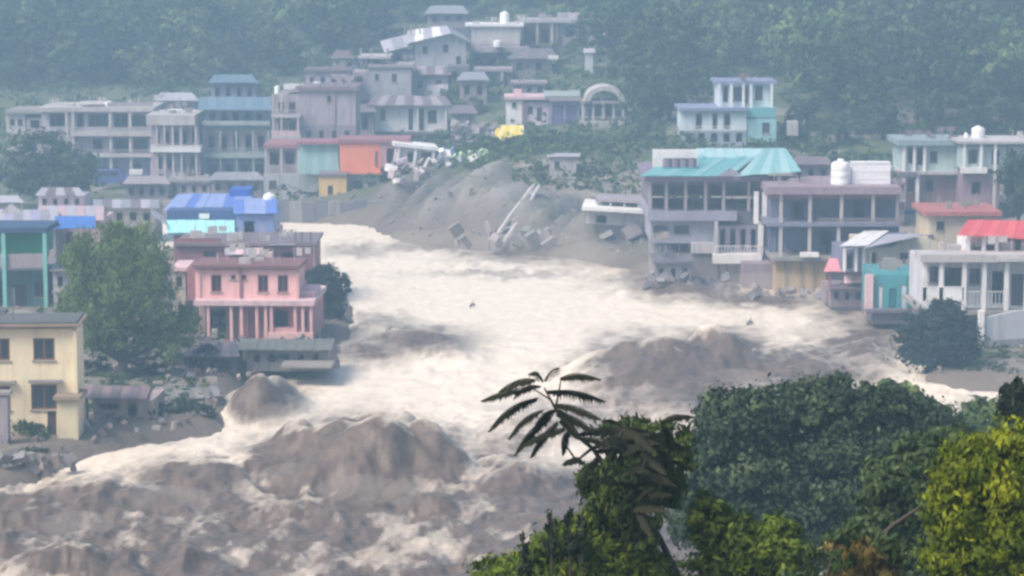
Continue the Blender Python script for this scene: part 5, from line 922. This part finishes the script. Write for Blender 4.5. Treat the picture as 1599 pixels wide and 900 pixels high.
# upright shoots
for i, (px, py0, py1) in enumerate([(812, 890, 832), (857, 850, 796), (886, 850, 792), (905, 840, 800)]):
    c = P(px, py0, 25.5); gz = tz(c.x, 25.5); o = empty('young_shoot', (c.x, 25.5, gz), 0, ['thin upright shoot, leftmost above the bottom edge bush', 'second upright shoot from the left over the bottom edge bush', 'third upright shoot from the left over the bottom edge bush', 'rightmost thin shoot beside the dark leafy mass'][i], 'shoot', 'upright shoots over the bush')
    top = P(px + 4, py1, 25.5) - Vector((c.x, 25.5, gz)); MB().tube([(0, 0, -.1), top * .5 + Vector((.03, 0, 0)), top], [.03, .02, .008], 6).build('stem', BARK, o)
    V, Fc, T = cloud([(top - Vector((0, 0, .12)), (.05, .05, .2)), (top - Vector((0, 0, .4)), (.09, .08, .2))], 160, .1, .4, sub=0, droop=-.6, shell=.2); link('foliage', np_mesh('foliage', V, Fc, LM['dark'], {'tint': T}), o)
# arching branches
def cane(label, pts, d, r0, mt=None):
    b0 = P(*pts[0], d); gz = tz(b0.x, d); base = Vector((b0.x, d, gz)); o = empty('arching_branch', base, 0, label, 'branch')
    q = [Vector((0, 0, -.1))] + [P(*p, d) - base for p in pts]; MB().tube(q, [r0 * (1 - .8 * i / (len(q) - 1)) for i in range(len(q))], 7).build('stem', mt or BARK, o, True)
    V, Fc, T = cloud([(q[-1], (.25, .25, .12)), (q[-2], (.2, .2, .1))], 220, .12, .3, droop=.6, shell=.1); link('foliage', np_mesh('foliage', V, Fc, LM['green'], {'tint': T}), o)
cane('dark arching branch crossing the gap at lower right', [(1310, 895), (1350, 860), (1395, 820), (1440, 790), (1490, 775)], 24.5, .04)
cane('thin grey-green cane bending left near the bottom edge', [(1305, 900), (1300, 865), (1275, 860), (1250, 890)], 24, .02)
cane('dark upright stem beside the ochre plant', [(1290, 905), (1300, 870), (1306, 835)], 23.6, .03)
cane('pale curved cane right of the ochre plant', [(1400, 900), (1390, 860), (1365, 840)], 23.8, .018)
# near bank undergrowth
def undergrowth():
    bl = []
    for _ in range(260):
        d = rng.uniform(14, 98); x = rng.uniform(-.27, .27) * d; z = tz(x, d)
        if z > 30: continue
        pxx, pyy = proj(x, d, z + 1.3)
        if pxx < 1000 and pyy < 905: continue
        bl.append((Vector((x, d, z + .3)), (rng.uniform(.8, 1.6), rng.uniform(.8, 1.6), rng.uniform(.5, 1.1))))
    V, Fc, T = cloud(bl, 30000, .26, .5, shell=.3); o = link('undergrowth', np_mesh('undergrowth', V, Fc, LM['green'], {'tint': T})); tag(o, 'green undergrowth covering the near river bank', 'undergrowth', kind='stuff')
undergrowth()
# floating debris
for px, py, s_, lab in [(738, 479, .22, 'small dark drum bobbing in the smooth middle of the river'), (1171, 507, .26, 'dark log floating near the right bank')]:
    c = G(px, py, .05); o = empty('driftwood', c, .4, lab, 'debris'); MB().tube([(-s_ * 1.1, 0, 0), (0, .05, .22), (s_, 0, .12)], [s_ * .5, s_ * .65, s_ * .4], 8).build('log', DCONC, o, True); MB().tube([(0, 0, .2), (.15, .1, s_ + .35)], [s_ * .22, s_ * .1], 6).build('stub', DCONC, o)
# ------------------------------------------------------------------ haze
def haze():
    mb = MB(); mb.box(-300, 300, -45, 830, -6, 150); m = bpy.data.materials.new('haze'); m.use_nodes = True; nt = m.node_tree; nt.nodes.remove(nt.nodes['Principled BSDF'])
    v = nt.nodes.new('ShaderNodeVolumePrincipled'); v.inputs['Color'].default_value = (.44, .70, .98, 1); v.inputs['Density'].default_value = .00145; v.inputs['Anisotropy'].default_value = .0
    nt.links.new(v.outputs[0], nt.nodes['Material Output'].inputs['Volume'])
    try: m.cycles.homogeneous_volume = True
    except Exception: pass
    o = mb.build('haze', m); o['kind'] = 'stuff'; o['label'] = 'blue monsoon haze filling the valley'
haze()
